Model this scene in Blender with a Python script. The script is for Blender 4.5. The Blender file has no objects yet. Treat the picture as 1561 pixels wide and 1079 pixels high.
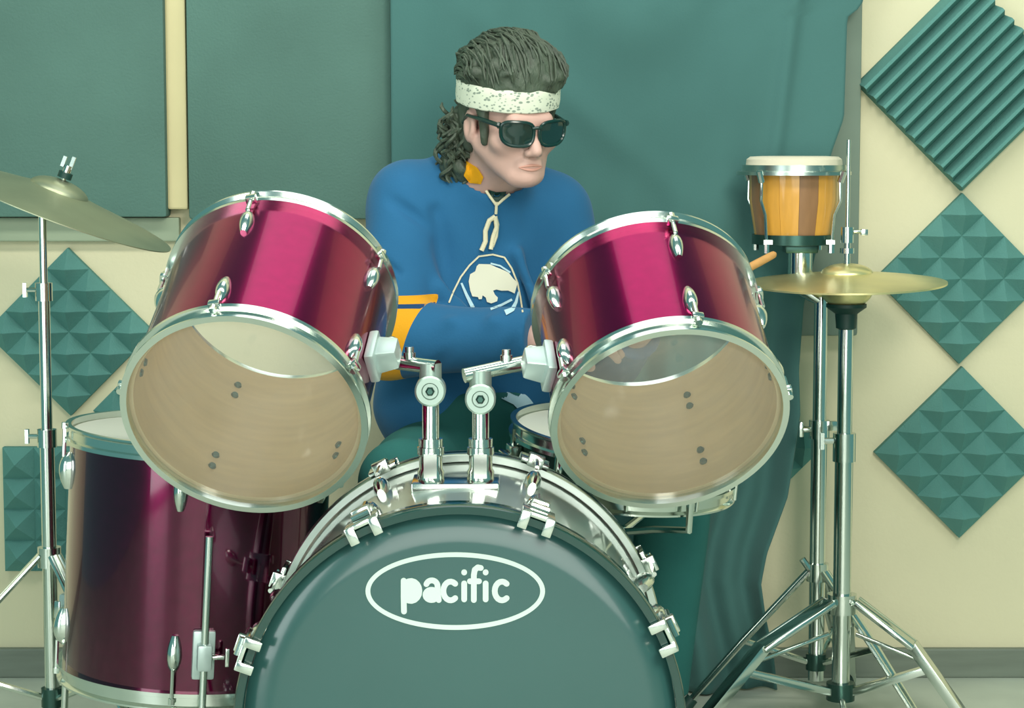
import bpy, bmesh, math, random
import numpy as np
import openvdb
from mathutils import Vector, Matrix
from mathutils.bvhtree import BVHTree
from mathutils.geometry import delaunay_2d_cdt

S = bpy.context.scene
COL = S.collection
PI = math.pi
random.seed(7)

# ------------------------------------------------------------------ camera
FPX, CX, CY, HORIZON, EYE = 3300.0, 780.5, 539.5, 215.0, 1.05
PITCH = math.atan((CY - HORIZON) / FPX)
cam_data = bpy.data.cameras.new('camera')
cam_data.sensor_width = 36.0
cam_data.sensor_fit = 'HORIZONTAL'
cam_data.lens = 36.0 * FPX / 1561.0
cam_data.clip_start = 0.05
cam = bpy.data.objects.new('camera', cam_data)
COL.objects.link(cam)
cam.location = (0, 0, EYE)
cam.rotation_euler = (PI / 2 - PITCH, 0, 0)
S.camera = cam

# ------------------------------------------------------------------ light and exposure
S.view_settings.view_transform = 'Standard'
S.view_settings.look = 'None'
S.view_settings.gamma = 1.0
S.view_settings.exposure = 0.0
S.view_settings.use_curve_mapping = False
W = bpy.data.worlds.new('studio_air')
S.world = W
W.use_nodes = True
W.node_tree.nodes['Background'].inputs[0].default_value = (0.22, 0.58, 0.56, 1)
W.node_tree.nodes['Background'].inputs[1].default_value = 0.52

def area(name, loc, target, size, energy, color=(1, 1, 1), sy=None):
    d = bpy.data.lights.new(name, 'AREA')
    d.energy = energy; d.color = color; d.size = size
    if sy: d.shape = 'RECTANGLE'; d.size_y = sy
    o = bpy.data.objects.new(name, d); COL.objects.link(o)
    o.location = loc
    o.rotation_euler = (Vector(target) - Vector(loc)).to_track_quat('-Z', 'Y').to_euler()
    return o
area('key_lamp', (0.75, 0.4, 2.05), (0.0, 3.9, 0.8), 0.7, 52, (1.0, 0.95, 0.84))
area('fill_lamp', (0.2, -0.7, 0.95), (0.0, 3.6, 0.8), 2.4, 46, (1.0, 0.97, 0.90), 1.5)  # unseen fill added behind the camera to brighten the tom interiors
area('ceiling_strip', (0.0, 2.35, 2.5), (0.0, 3.6, 0.4), 3.4, 42, (1.0, 0.96, 0.86), 0.35)
area('ceiling_panel', (0.0, 3.62, 2.55), (0.0, 3.62, 0.0), 1.15, 6.0, (1.0, 0.96, 0.95), 0.9)
area('left_fill', (-2.05, 0.3, 0.95), (-0.5, 3.4, 0.6), 1.0, 26, (0.95, 1.0, 0.98), 1.8)  # unseen light added for the bright band on the floor tom

# ------------------------------------------------------------------ helpers
def lin(c):
    return tuple(((x / 255) / 12.92 if x / 255 <= 0.04045 else ((x / 255 + 0.055) / 1.055) ** 2.4) for x in c)
def at(u, v, Y):
    """point of the room at depth Y that the photograph shows at pixel u, v"""
    F = Vector((0, math.cos(PITCH), -math.sin(PITCH))); U = Vector((0, math.sin(PITCH), math.cos(PITCH)))
    d = F * FPX + Vector((1, 0, 0)) * (u - CX) - U * (v - CY)
    return Vector((0, 0, EYE)) + d * (Y / d.y)

MATS = {}
def mat(name, rgb, rough=0.6, metal=0.0, var=0.08, scale=9.0, bump=0.0, bscale=60.0, coat=0.0, crough=0.08, spec=0.5, sheen=0.0, stretch=None, alpha=None):
    m = bpy.data.materials.new(name); m.use_nodes = True
    nt = m.node_tree; N = nt.nodes; L = nt.links
    b = N['Principled BSDF']
    tc = N.new('ShaderNodeTexCoord'); src = tc.outputs['Object']
    if stretch:
        mp = N.new('ShaderNodeMapping'); mp.inputs['Scale'].default_value = stretch
        L.new(src, mp.inputs[0]); src = mp.outputs[0]
    nz = N.new('ShaderNodeTexNoise'); nz.inputs['Scale'].default_value = scale; nz.inputs['Detail'].default_value = 5
    L.new(src, nz.inputs['Vector'])
    r = N.new('ShaderNodeValToRGB')
    c = lin(rgb)
    r.color_ramp.elements[0].position = 0.3; r.color_ramp.elements[1].position = 0.7
    r.color_ramp.elements[0].color = tuple(x * (1 - var) for x in c) + (1,)
    r.color_ramp.elements[1].color = tuple(min(1, x * (1 + var)) for x in c) + (1,)
    L.new(nz.outputs['Fac'], r.inputs[0]); L.new(r.outputs[0], b.inputs['Base Color'])
    b.inputs['Roughness'].default_value = rough; b.inputs['Metallic'].default_value = metal
    b.inputs['Coat Weight'].default_value = coat; b.inputs['Coat Roughness'].default_value = crough
    b.inputs['Specular IOR Level'].default_value = spec
    b.inputs['Sheen Weight'].default_value = sheen
    if bump:
        n2 = N.new('ShaderNodeTexNoise'); n2.inputs['Scale'].default_value = bscale; n2.inputs['Detail'].default_value = 3
        L.new(src, n2.inputs['Vector'])
        bp = N.new('ShaderNodeBump'); bp.inputs['Strength'].default_value = bump; bp.inputs['Distance'].default_value = 0.004
        L.new(n2.outputs['Fac'], bp.inputs['Height']); L.new(bp.outputs[0], b.inputs['Normal'])
    if alpha is not None: b.inputs['Alpha'].default_value = alpha
    MATS[name] = m
    return m

m_wall = mat('cream_wall_paint', (217, 211, 178), 0.75, var=0.03, scale=2.0, bump=0.15, bscale=90)
m_ceil = mat('ceiling_paint', (200, 205, 190), 0.8, var=0.03)
m_floor = mat('grey_floor', (186, 194, 180), 0.45, var=0.12, scale=5)
m_base = mat('grey_baseboard', (112, 122, 110), 0.55, var=0.1, stretch=(1, 8, 8))
m_panel = mat('dark_acoustic_felt', (84, 118, 109), 0.95, var=0.10, scale=4, bump=0.3, bscale=220)
m_trim = mat('cream_trim', (206, 196, 150), 0.6, var=0.04)
m_strip = mat('grey_strip', (150, 165, 140), 0.6, var=0.06)
m_board = mat('grey_brown_board', (119, 136, 123), 0.8, var=0.10, scale=6)
m_foam = mat('teal_black_foam', (93, 144, 138), 0.95, var=0.06, scale=15, bump=0.35, bscale=350, spec=0.2)
m_curtain = mat('dark_green_cloth', (70, 111, 108), 0.9, var=0.07, scale=3, bump=0.1, bscale=250, sheen=0.1, spec=0.2)
m_chrome = mat('chrome', (214, 222, 214), 0.16, 1.0, var=0.03)
m_steel = mat('brushed_steel', (188, 200, 192), 0.28, 1.0, var=0.05, scale=30)
m_cast = mat('cast_grey_metal', (158, 178, 168), 0.35, 0.6, var=0.05)
m_darkmetal = mat('dark_steel', (60, 92, 84), 0.3, 0.8, var=0.05)
m_satin = mat('satin_plastic_silver', (188, 206, 202), 0.3, 0.5, var=0.04)
m_black = mat('black_rubber', (18, 58, 52), 0.5, var=0.05)
m_wine = mat('wine_red_lacquer', (149, 2, 75), 0.22, 1.0, var=0.05, scale=60, coat=0.6, crough=0.05)
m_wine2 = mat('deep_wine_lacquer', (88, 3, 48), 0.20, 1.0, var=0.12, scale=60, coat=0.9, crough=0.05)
for m_ in (m_wine, m_wine2): m_.node_tree.nodes['Principled BSDF'].inputs['Coat IOR'].default_value = 1.28
m_wine2.node_tree.nodes['Principled BSDF'].inputs['Coat IOR'].default_value = 1.55
m_sheen = mat('grey_sheen_on_wine', (168, 182, 170), 0.3, 0.15, var=0.12, scale=6, coat=1.0, crough=0.06)  # wine bass shell: its reflected grey sheen is put into the base colour
m_maple = mat('maple_ply', (250, 222, 176), 0.5, var=0.06, scale=4, coat=0.3, crough=0.25, stretch=(3, 3, 20))
m_head = mat('black_drum_head', (46, 88, 85), 0.24, var=0.06, scale=3, coat=0.5, crough=0.1)
m_print = mat('white_print', (206, 226, 214), 0.5, var=0.02)
m_bhoop = mat('black_hoop_lacquer', (10, 58, 50), 0.2, var=0.05, coat=0.6)
m_coated = mat('white_coated_head', (214, 216, 202), 0.6, var=0.03)
m_brass = mat('brass_cymbal', (224, 214, 156), 0.32, 0.75, var=0.10, scale=12)
m_bronze = mat('dull_bronze_cymbal', (162, 168, 140), 0.4, 0.75, var=0.10, scale=10)
m_stave_o = mat('orange_stave', (214, 156, 62), 0.4, var=0.10, scale=8, coat=0.5, stretch=(8, 8, 1))
m_stave_b = mat('brown_stave', (142, 104, 70), 0.4, var=0.12, scale=8, coat=0.5, stretch=(8, 8, 1))
m_rawhide = mat('rawhide', (222, 214, 190), 0.6, var=0.05)
m_stick = mat('hickory', (216, 160, 96), 0.5, var=0.08, stretch=(4, 4, 20))
m_skin = mat('skin', (206, 167, 155), 0.5, var=0.05, scale=20, bump=0.04, bscale=200)
m_lip = mat('lips', (204, 150, 134), 0.45, var=0.05)
m_hair = mat('dark_hair', (66, 78, 64), 0.55, var=0.35, scale=40, bump=0.9, bscale=110, stretch=(1, 1, 0.45))
m_jersey = mat('blue_jersey', (37, 99, 142), 0.85, var=0.05, scale=5, bump=0.12, bscale=300, sheen=0.1, spec=0.25)
m_navy = mat('navy_cloth', (18, 60, 104), 0.85, var=0.06, spec=0.25)
m_yellow = mat('yellow_cloth', (226, 160, 22), 0.8, var=0.05, bump=0.1, bscale=300, spec=0.25)
m_white = mat('cream_twill', (228, 226, 204), 0.8, var=0.03)
m_pale = mat('pale_blue_twill', (190, 222, 232), 0.8, var=0.03)
m_lace = mat('cream_lace', (226, 218, 186), 0.85, var=0.05, bump=0.3, bscale=300)
m_trouser = mat('dark_trouser', (46, 104, 100), 0.9, var=0.08, bump=0.15, bscale=150, spec=0.2)
m_glass = mat('dark_lens', (16, 46, 44), 0.08, var=0.05, coat=0.8)
m_frame = mat('black_frame', (12, 48, 44), 0.22, var=0.05)
m_shoe = mat('dark_shoe', (30, 60, 56), 0.6, var=0.08)

def bandana():
    m = mat('bandana_cloth', (216, 224, 204), 0.85, var=0.05, scale=30)
    nt = m.node_tree; N = nt.nodes; L = nt.links; b = N['Principled BSDF']
    tc = N.new('ShaderNodeTexCoord'); mp = N.new('ShaderNodeMapping'); mp.inputs['Scale'].default_value = (1, 1, 1.6)
    v = N.new('ShaderNodeTexVoronoi'); v.inputs['Scale'].default_value = 130
    n = N.new('ShaderNodeTexNoise'); n.inputs['Scale'].default_value = 70
    ad = N.new('ShaderNodeMath'); ad.operation = 'ADD'
    r = N.new('ShaderNodeValToRGB'); r.color_ramp.elements[0].position = 0.72; r.color_ramp.elements[1].position = 0.90
    r.color_ramp.elements[0].color = (*lin((140, 154, 140)), 1); r.color_ramp.elements[1].color = (*lin((220, 226, 206)), 1)
    L.new(tc.outputs['Object'], mp.inputs[0]); L.new(mp.outputs[0], v.inputs['Vector']); L.new(mp.outputs[0], n.inputs['Vector'])
    L.new(v.outputs['Distance'], ad.inputs[0]); L.new(n.outputs['Fac'], ad.inputs[1]); L.new(ad.outputs[0], r.inputs[0])
    L.new(r.outputs[0], b.inputs['Base Color'])
    return m
m_bandana = bandana()

def clear_film(name, haze):
    m = bpy.data.materials.new(name); m.use_nodes = True
    nt = m.node_tree; N = nt.nodes; L = nt.links
    for n in list(N): N.remove(n)
    out = N.new('ShaderNodeOutputMaterial'); mix = N.new('ShaderNodeMixShader'); tr = N.new('ShaderNodeBsdfTransparent')
    tr.inputs[0].default_value = (0.97, 0.985, 0.98, 1)
    gl = N.new('ShaderNodeBsdfGlossy'); gl.inputs['Roughness'].default_value = 0.1
    fr = N.new('ShaderNodeFresnel'); fr.inputs['IOR'].default_value = 1.45
    L.new(fr.outputs[0], mix.inputs[0]); L.new(tr.outputs[0], mix.inputs[1]); L.new(gl.outputs[0], mix.inputs[2]); 
    df = N.new('ShaderNodeBsdfDiffuse'); nz = N.new('ShaderNodeTexNoise'); nz.inputs['Scale'].default_value = 7
    r = N.new('ShaderNodeMapRange'); r.inputs[3].default_value = haze * 0.8; r.inputs[4].default_value = haze * 1.2
    df.inputs[0].default_value = (0.86, 0.82, 0.72, 1)
    m2 = N.new('ShaderNodeMixShader'); L.new(nz.outputs['Fac'], r.inputs[0]); L.new(r.outputs[0], m2.inputs[0])
    L.new(mix.outputs[0], m2.inputs[1]); L.new(df.outputs[0], m2.inputs[2]); L.new(m2.outputs[0], out.inputs[0])
    return m
m_film = clear_film('clear_drum_film', 0.04)
m_haze = clear_film('hazy_drum_film', 0.13)

class MB:
    def __init__(s): s.v = []; s.f = []; s.m = []
    def add(s, v, f, mi=0, M=None):
        o = len(s.v)
        s.v += [tuple(M @ Vector(p)) for p in v] if M is not None else [tuple(p) for p in v]
        s.f += [tuple(i + o for i in q) for q in f]; s.m += [mi] * len(f)
        return s
    def box(s, c, d, M=None, mi=0, taper=1.0):
        x, y, z = (k / 2 for k in d); t = taper
        v = [(c[0] + sx * x * (t if sz > 0 else 1), c[1] + sy * y * (t if sz > 0 else 1), c[2] + sz * z) for sz in (-1, 1) for sy in (-1, 1) for sx in (-1, 1)]
        return s.add(v, [(0, 2, 3, 1), (4, 5, 7, 6), (0, 1, 5, 4), (2, 6, 7, 3), (0, 4, 6, 2), (1, 3, 7, 5)], mi, M)
    def lathe(s, prof, seg=48, M=None, mi=0, closed=False, a0=0.0, a1=2 * PI):
        full = abs(a1 - a0 - 2 * PI) < 1e-6; n = seg if full else seg + 1
        v = [(r * math.cos(a0 + (a1 - a0) * i / seg), r * math.sin(a0 + (a1 - a0) * i / seg), z) for r, z in prof for i in range(n)]
        f = []; k = len(prof)
        for j in range(k if closed else k - 1):
            for i in range(seg):
                a, b = j * n + i, j * n + (i + 1) % n; c, d = ((j + 1) % k) * n + (i + 1) % n, ((j + 1) % k) * n + i
                f.append((a, b, c, d))
        return s.add(v, f, mi, M)
    def tube(s, pts, r, seg=10, M=None, mi=0, closed=False, flat=None):
        pts = [Vector(p) for p in pts]; n = len(pts); rs = r if isinstance(r, (list, tuple)) else [r] * n
        v = []; f = []; prev = None
        for i, p in enumerate(pts):
            if closed: t = pts[(i + 1) % n] - pts[i - 1]
            else: t = pts[min(i + 1, n - 1)] - pts[max(i - 1, 0)]
            t.normalize()
            if prev is None:
                u = t.cross(Vector((0, 0, 1)) if abs(t.z) < 0.9 else Vector((0, 1, 0))).normalized()
            else:
                u = (prev - t * prev.dot(t)).normalized()
            prev = u; w = t.cross(u)
            for k in range(seg):
                a = 2 * PI * k / seg
                v.append(p + (u * math.cos(a) + w * math.sin(a) * (flat or 1)) * rs[i])
        for i in range(n if closed else n - 1):
            for k in range(seg):
                a, b = i * seg + k, i * seg + (k + 1) % seg; j = (i + 1) % n
                f.append((a, b, j * seg + (k + 1) % seg, j * seg + k))
        if not closed:
            f.append(tuple(range(seg))[::-1]); f.append(tuple(range((n - 1) * seg, n * seg)))
        return s.add(v, f, mi, M)
    def ell(s, c, r, M=None, mi=0, seg=14, rings=8):
        v = [(c[0], c[1], c[2] - r[2])]; f = []
        for j in range(1, rings):
            a = -PI / 2 + PI * j / rings
            for i in range(seg):
                b = 2 * PI * i / seg
                v.append((c[0] + r[0] * math.cos(a) * math.cos(b), c[1] + r[1] * math.cos(a) * math.sin(b), c[2] + r[2] * math.sin(a)))
        v.append((c[0], c[1], c[2] + r[2])); top = len(v) - 1
        for i in range(seg):
            f.append((0, 1 + (i + 1) % seg, 1 + i)); f.append((top, 1 + (rings - 2) * seg + i, 1 + (rings - 2) * seg + (i + 1) % seg))
            for j in range(rings - 2):
                a, b = 1 + j * seg + i, 1 + j * seg + (i + 1) % seg
                f.append((a, b, b + seg, a + seg))
        return s.add(v, f, mi, M)
    def mesh(s, name, mats, smooth=True, bevel=0.0):
        me = bpy.data.meshes.new(name); me.from_pydata(s.v, [], s.f)
        for m in mats: me.materials.append(m)
        if len(mats) > 1: me.polygons.foreach_set('material_index', s.m)
        bm = bmesh.new(); bm.from_mesh(me); bmesh.ops.recalc_face_normals(bm, faces=bm.faces)
        if bevel:
            es = [e for e in bm.edges if len(e.link_faces) == 2 and e.calc_face_angle(0) > 0.6]
            bmesh.ops.bevel(bm, geom=es, offset=bevel, segments=2, profile=0.6, affect='EDGES', clamp_overlap=True)
        bm.to_mesh(me); bm.free()
        if smooth:
            me.polygons.foreach_set('use_smooth', [True] * len(me.polygons)); me.set_sharp_from_angle(angle=math.radians(38))
        me.update()
        return me

def link(name, me, parent=None, M=None):
    o = bpy.data.objects.new(name, me); COL.objects.link(o)
    if parent is not None: o.parent = parent
    if M is not None: o.matrix_local = M
    return o
def obj(name, mb, m, parent=None, smooth=True, bevel=0.0, M=None):
    return link(name, mb.mesh(name, m if isinstance(m, list) else [m], smooth, bevel), parent, M)
def tag(o, label, cat, group=None):
    o['label'] = label; o['category'] = cat
    if group: o['group'] = group
    return o
def thing(name, label, cat, loc=(0, 0, 0), rot=None, group=None):
    o = bpy.data.objects.new(name, None); COL.objects.link(o); o.empty_display_size = 0.05
    o.location = loc
    if rot is not None: o.rotation_euler = rot.to_euler() if isinstance(rot, Matrix) else rot
    return tag(o, label, cat, group)
def struct(name, mb, m, smooth=False, bevel=0.0):
    o = obj(name, mb, m, None, smooth, bevel); o['kind'] = 'structure'; return o
def frame_on(p, out, along):
    """matrix: local z = out, local y = along"""
    z = Vector(out).normalized(); y = Vector(along); y = (y - z * y.dot(z)).normalized(); x = y.cross(z)
    return Matrix((( x.x, y.x, z.x, p[0]), (x.y, y.y, z.y, p[1]), (x.z, y.z, z.z, p[2]), (0, 0, 0, 1)))

# ------------------------------------------------------------------ the room
WALL = 4.19
struct('floor', MB().box((0, 1.9, -0.05), (6.0, 4.7, 0.1)), m_floor)
struct('wall_back', MB().box((0, WALL + 0.05, 1.3), (6.0, 0.1, 2.7)), m_wall)
struct('baseboard_back', MB().box((0, WALL - 0.009, 0.029), (6.0, 0.018, 0.058)), m_base, bevel=0.003)
def kx(u, Y): return at(u, HORIZON, Y).x
def kz(v, Y): return at(CX, v, Y).z
struct('trim_1', MB().box(((kx(254, 4.15) + kx(285, 4.15)) / 2, 4.17, 1.75), (kx(285, 4.15) - kx(254, 4.15), 0.04, 1.66)), m_trim, bevel=0.004)
struct('wall_strip', MB().box((-0.95, 4.178, kz(350, 4.16)), (0.62, 0.024, 0.046)), m_strip, bevel=0.003)  # thin grey strip on the wall below the left felt panel

def acoustic(name, x0, x1, z0, z1, y0, y1, m, label, cat='panel', grp=None):
    t = thing(name, label, cat, ((x0 + x1) / 2, y1, z0), group=grp)
    w, h, d = x1 - x0, z1 - z0, y1 - y0
    obj('face', MB().box((0, -d / 2, h / 2), (w, d, h)), m, t, True, 0.006)
    return t
a = acoustic('acoustic_panel', kx(-260, 4.13), kx(252, 4.13), kz(331, 4.13), 1.75, 4.13, WALL - 0.003, m_panel, 'tall dark green felt panel left of the cream batten, above the tilted cymbal', grp='felt panels on the wall')
b = acoustic('acoustic_panel', kx(286, 4.13), kx(597, 4.13), kz(334, 4.13), 1.75, 4.13, WALL, m_panel, 'tall dark green felt panel on the wall between the cream batten and the curtain', grp='felt panels on the wall')
acoustic('wall_board', kx(1222, 4.155), kx(1312, 4.155), kz(512, 4.155), 1.75, 4.155, WALL, m_board, 'grey-brown flat board on the wall at the right edge of the dark curtain', 'board')

# foam tiles ---------------------------------------------------------
def pyramid_mesh(c, h):
    s = c / 2
    v = [(-s, -s, 0), (s, -s, 0), (s, s, 0), (-s, s, 0), (0, 0, h)]
    return MB().add(v, [(0, 1, 4), (1, 2, 4), (2, 3, 4), (3, 0, 4), (3, 2, 1, 0)])
PYR = {}
def foam(u, v, half, label, diamond=True):
    """half = half diagonal in metres (half side when not turned)"""
    side = half * math.sqrt(2) if diamond else half * 2
    p = at(u, v, WALL)
    R = Matrix.Rotation(PI / 2, 4, 'X') @ Matrix.Rotation(PI / 4 if diamond else 0, 4, 'Z')
    t = thing('foam_tile', label, 'foam tile', p, R, 'pyramid foam tiles on the wall')
    key = round(side, 4)
    if key not in PYR:
        PYR[key] = (MB().box((0, 0, 0.009), (side, side, 0.018)).mesh('base', [m_foam], False), pyramid_mesh(side / 4, 0.034).mesh('pyramid', [m_foam], False))
    bm, pm = PYR[key]
    link('base', bm, t)
    for i in range(4):
        for j in range(4):
            link('pyramid', pm, t, Matrix.Translation(((i - 1.5) * side / 4, (j - 1.5) * side / 4, 0.018)))
    return t
foam(1462, 424, 0.165, 'dark pyramid foam diamond directly below the ridged foam tile, behind the flat cymbal tip')
foam(1462, 688, 0.168, 'dark pyramid foam diamond lowest in the column of three right of the cymbal stands')
foam(108, 505, 0.163, 'dark pyramid foam diamond on the left wall below the tilted cymbal')
foam(272, 624, 0.163, 'dark pyramid foam diamond mostly hidden behind the left rack tom')
foam(104, 774, 0.122, 'upright square of pyramid foam on the wall behind the floor tom and left stand', False)
foam(1122, 678, 0.170, 'pyramid foam diamond half covered by the curtain, behind the two chrome stands')

def wedge_tile(u, v, half, label):
    side = half * math.sqrt(2); p = at(u, v, WALL)
    R = Matrix.Rotation(PI / 2, 4, 'X') @ Matrix.Rotation(PI / 4, 4, 'Z')
    t = thing('foam_tile', label, 'foam tile', p, R)
    obj('base', MB().box((0, 0, 0.0125), (side, side, 0.025)), m_foam, t, False)
    n = 11; c = side / n; h = 0.032; l = side / 2
    v = [(-l, -c / 2, 0), (l, -c / 2, 0), (l, c / 2, 0), (-l, c / 2, 0), (-l, -c * .12, h), (l, -c * .12, h), (l, c * .12, h), (-l, c * .12, h)]
    me = MB().add(v, [(0, 1, 5, 4), (4, 5, 6, 7), (7, 6, 2, 3), (0, 4, 7, 3), (1, 2, 6, 5), (3, 2, 1, 0)]).mesh('wedge', [m_foam], False)
    for i in range(n): link('wedge', me, t, Matrix.Translation((0, (i - (n - 1) / 2) * c, 0.025)))
wedge_tile(1466, 128, 0.204, 'large ridged foam diamond with diagonal grooves, topmost in the right column')

# curtain ------------------------------------------------------------
def curtain():
    edge = [(1312, -320), (1311, -10), (1305, 14), (1284, 30), (1281, 180), (1262, 235), (1240, 380), (1221, 462), (1214, 560), (1216, 625), (1198, 752), (1168, 840), (1160, 888), (1168, 940), (1181, 995), (1190, 1068)]
    ev = [e[1] for e in edge]; eu = [e[0] for e in edge]
    n, mrows = 150, 130
    V = []
    zt, zb = kz(-320, 4.1), 0.004
    for j in range(mrows + 1):
        z = zb + (zt - zb) * j / mrows
        v = HORIZON + (EYE - z) / 4.1 * FPX
        ur = np.interp(v, ev, eu)
        xr = (ur - CX) / FPX * 4.1; xl = (598 - CX) / FPX * 4.1
        for i in range(n + 1):
            s = i / n; x = xl + (xr - xl) * s
            fall = max(0.0, min(1.0, (1.0 - z) / 0.5))
            y = -0.018 * fall + 0.010 * math.sin(7 * s * PI + 1.2 * math.sin(2.2 * z)) * (0.35 + 2.0 * fall) + 0.006 * math.sin(19 * s * PI + 3 * z) * (0.2 + 2.2 * fall)
            # swags hanging from the top edge
            dx = (x - 0.235); r = math.hypot(dx * 1.25, z - 1.42)
            y += 0.009 * math.sin(r * 30) * math.exp(-(r / 0.30) ** 2) * (1 if z > 1.0 else max(0, (z - .8) / .2))
            d2 = (x - 0.02) * 0.64 + (z - 1.20) * 0.77
            y += -0.010 * math.exp(-(d2 / 0.03) ** 2) * math.exp(-((x - 0.12) / 0.2) ** 2)
            y += -0.011 * math.exp(-((x - 0.515 - (z - 1.2) * 0.12) / 0.014) ** 2) * max(0, min(1, (z - 0.85) / 0.2))
            V.append((x, 4.082 + y, z))
    F = [(j * (n + 1) + i, j * (n + 1) + i + 1, (j + 1) * (n + 1) + i + 1, (j + 1) * (n + 1) + i) for j in range(mrows) for i in range(n)]
    o = obj('curtain', MB().add(V, F), m_curtain)
    md = o.modifiers.new('thickness', 'SOLIDIFY'); md.thickness = 0.003; md.offset = 0
    for p in o.data.polygons: p.use_smooth = True
    tag(o, 'large dark green cloth backdrop hanging in soft folds behind the drummer', 'curtain')
curtain()

# ------------------------------------------------------------------ drum building blocks
def lug_mesh(L=0.05, w=0.011, h=0.016):
    b = MB(); n = 9; seg = 12; V = []; F = []
    for j in range(n):
        t = j / (n - 1); y = L * (t - 0.5)
        k = math.sin(PI * min(1, 0.12 + t * 0.86)) ** 0.55 * (0.72 + 0.35 * t)
        for i in range(seg):
            a = PI * i / (seg - 1)
            V.append((w * k * math.cos(a), y, h * k * math.sin(a) ** 0.8 - 0.001))
    for j in range(n - 1):
        for i in range(seg - 1):
            a = j * seg + i; F.append((a, a + 1, a + seg + 1, a + seg))
        F.append((j * seg, (j + 1) * seg, (j + 1) * seg + seg - 1, j * seg + seg - 1))
    F.append(tuple(range(seg))); F.append(tuple(range((n - 1) * seg, n * seg)))
    return b.add(V, F)
LUG = lug_mesh().mesh('lug', [m_chrome])
def hoop_prof(R, z0, up):
    """flanged steel hoop; up = +1 flange outside at the top"""
    s = up
    return [(R - 0.004, z0), (R + 0.007, z0), (R + 0.007, z0 + s * 0.006), (R + 0.0005, z0 + s * 0.008), (R + 0.0005, z0 + s * 0.020), (R + 0.006, z0 + s * 0.024), (R + 0.006, z0 + s * 0.027), (R - 0.003, z0 + s * 0.027), (R - 0.003, z0 + s * 0.004)]
def rod_mesh(L):
    b = MB().tube([(0, 0, 0), (0, L, 0)], 0.0032, 8)
    b.tube([(0, L - 0.001, 0), (0, L + 0.008, 0)], 0.0052, 8)
    return b
def cyl_shell(R, z0, z1, th=0.007):
    b = MB()
    b.lathe([(R, z0), (R, z1)], 96)
    b.lathe([(R - th, z0), (R - th, z1)], 96, mi=1)
    b.lathe([(R, z0), (R - th, z0)], 96, mi=1); b.lathe([(R, z1), (R - th, z1)], 96, mi=1)
    return b

def tom(name, label, C, yaw, pitch, L, R, phi0, wine, bracket_phi):
    a = Vector((math.cos(pitch) * math.sin(yaw), math.cos(pitch) * math.cos(yaw), math.sin(pitch)))
    e1 = Vector((a.y, -a.x, 0)).normalized(); e2 = a.cross(e1)
    M3 = Matrix(((e1.x, e2.x, a.x), (e1.y, e2.y, a.y), (e1.z, e2.z, a.z)))
    t = thing(name, label, 'drum', C, M3.to_4x4(), 'rack toms above the bass drum')
    rs = R - 0.008
    sh = obj('shell', cyl_shell(rs, 0.012, L - 0.012), [wine, m_maple], t)
    obj('bottom_hoop', MB().lathe(hoop_prof(rs + 0.002, 0.024, -1), 96, closed=True), m_chrome, t)
    obj('batter_hoop', MB().lathe(hoop_prof(rs + 0.002, L - 0.024, 1), 96, closed=True), m_chrome, t)
    obj('drum_head', MB().lathe([(0, L - 0.008), (rs * 0.6, L - 0.008), (rs - 0.004, L - 0.008), (rs + 0.001, L - 0.010), (rs + 0.001, L - 0.018)], 64), m_film, t)
    obj('bottom_film', MB().lathe([(0, 0.004), (rs * 0.6, 0.004), (rs - 0.004, 0.004), (rs + 0.001, 0.006), (rs + 0.001, 0.016)], 64), m_haze, t)
    rod = rod_mesh(0.034).mesh('tension_rod', [m_chrome])
    bolt = MB().lathe([(0.0, 0.003), (0.0045, 0.003), (0.006, 0.0), (0.006, -0.001)], 10).mesh('bolt', [m_darkmetal])
    ear = MB().box((0, 0, 0), (0.016, 0.010, 0.012)).mesh('hoop_ear', [m_chrome], True, 0.002)
    for k in range(5):
        ph = phi0 + k * 2 * PI / 5; d = Vector((math.cos(ph), math.sin(ph), 0)); z = Vector((0, 0, 1))
        for zz, al in ((L - 0.068, z), (0.068, -z)):
            lg = link('lug', LUG, t, frame_on(d * (rs) + z * zz, d, al))
            link('tension_rod', rod, lg, Matrix.Translation((0, 0.018, 0.0105)))
            link('hoop_ear', ear, lg, Matrix.Translation((0, 0.047, 0.010)))
            link('bolt', bolt, t, frame_on(d * (rs - 0.0075) + z * (zz + 0.012), -d, z))
            link('bolt', bolt, t, frame_on(d * (rs - 0.0075) + z * (zz - 0.012), -d, z))
    d = Vector((math.cos(bracket_phi), math.sin(bracket_phi), 0))
    F = frame_on(d * rs + Vector((0, 0, L * 0.36)), d, (0, 0, 1))
    br = obj('bracket', MB().box((0, 0, 0.006), (0.046, 0.062, 0.014)).box((0, 0.002, 0.024), (0.036, 0.044, 0.032), taper=0.8), m_satin, t, True, 0.004, F)
    obj('bracket_bolt', MB().lathe([(0, 0.012), (0.006, 0.012), (0.008, 0.008), (0.008, 0)], 12), m_chrome, br, M=Matrix.Translation((0, 0.03, 0.02)))
    return t, M3

D = math.radians
PHI_L, PHI_R = D(-97), D(-83)
tom_l, ML = tom('tom_drum', 'wine-red open-bottomed rack tom on the left, above the floor tom', (-0.3635, 2.9131, 0.6785), D(6.31), D(31.25), 0.299, 0.170, PHI_L, m_wine, D(-8))
tom_r, MR = tom('tom_drum', 'wine-red open-bottomed rack tom on the right, below the bongo and in front of the curtain', (0.2168, 2.9416, 0.6691), D(-7.03), D(34.8), 0.2554, 0.165, PHI_R, m_wine, D(188))

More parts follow.
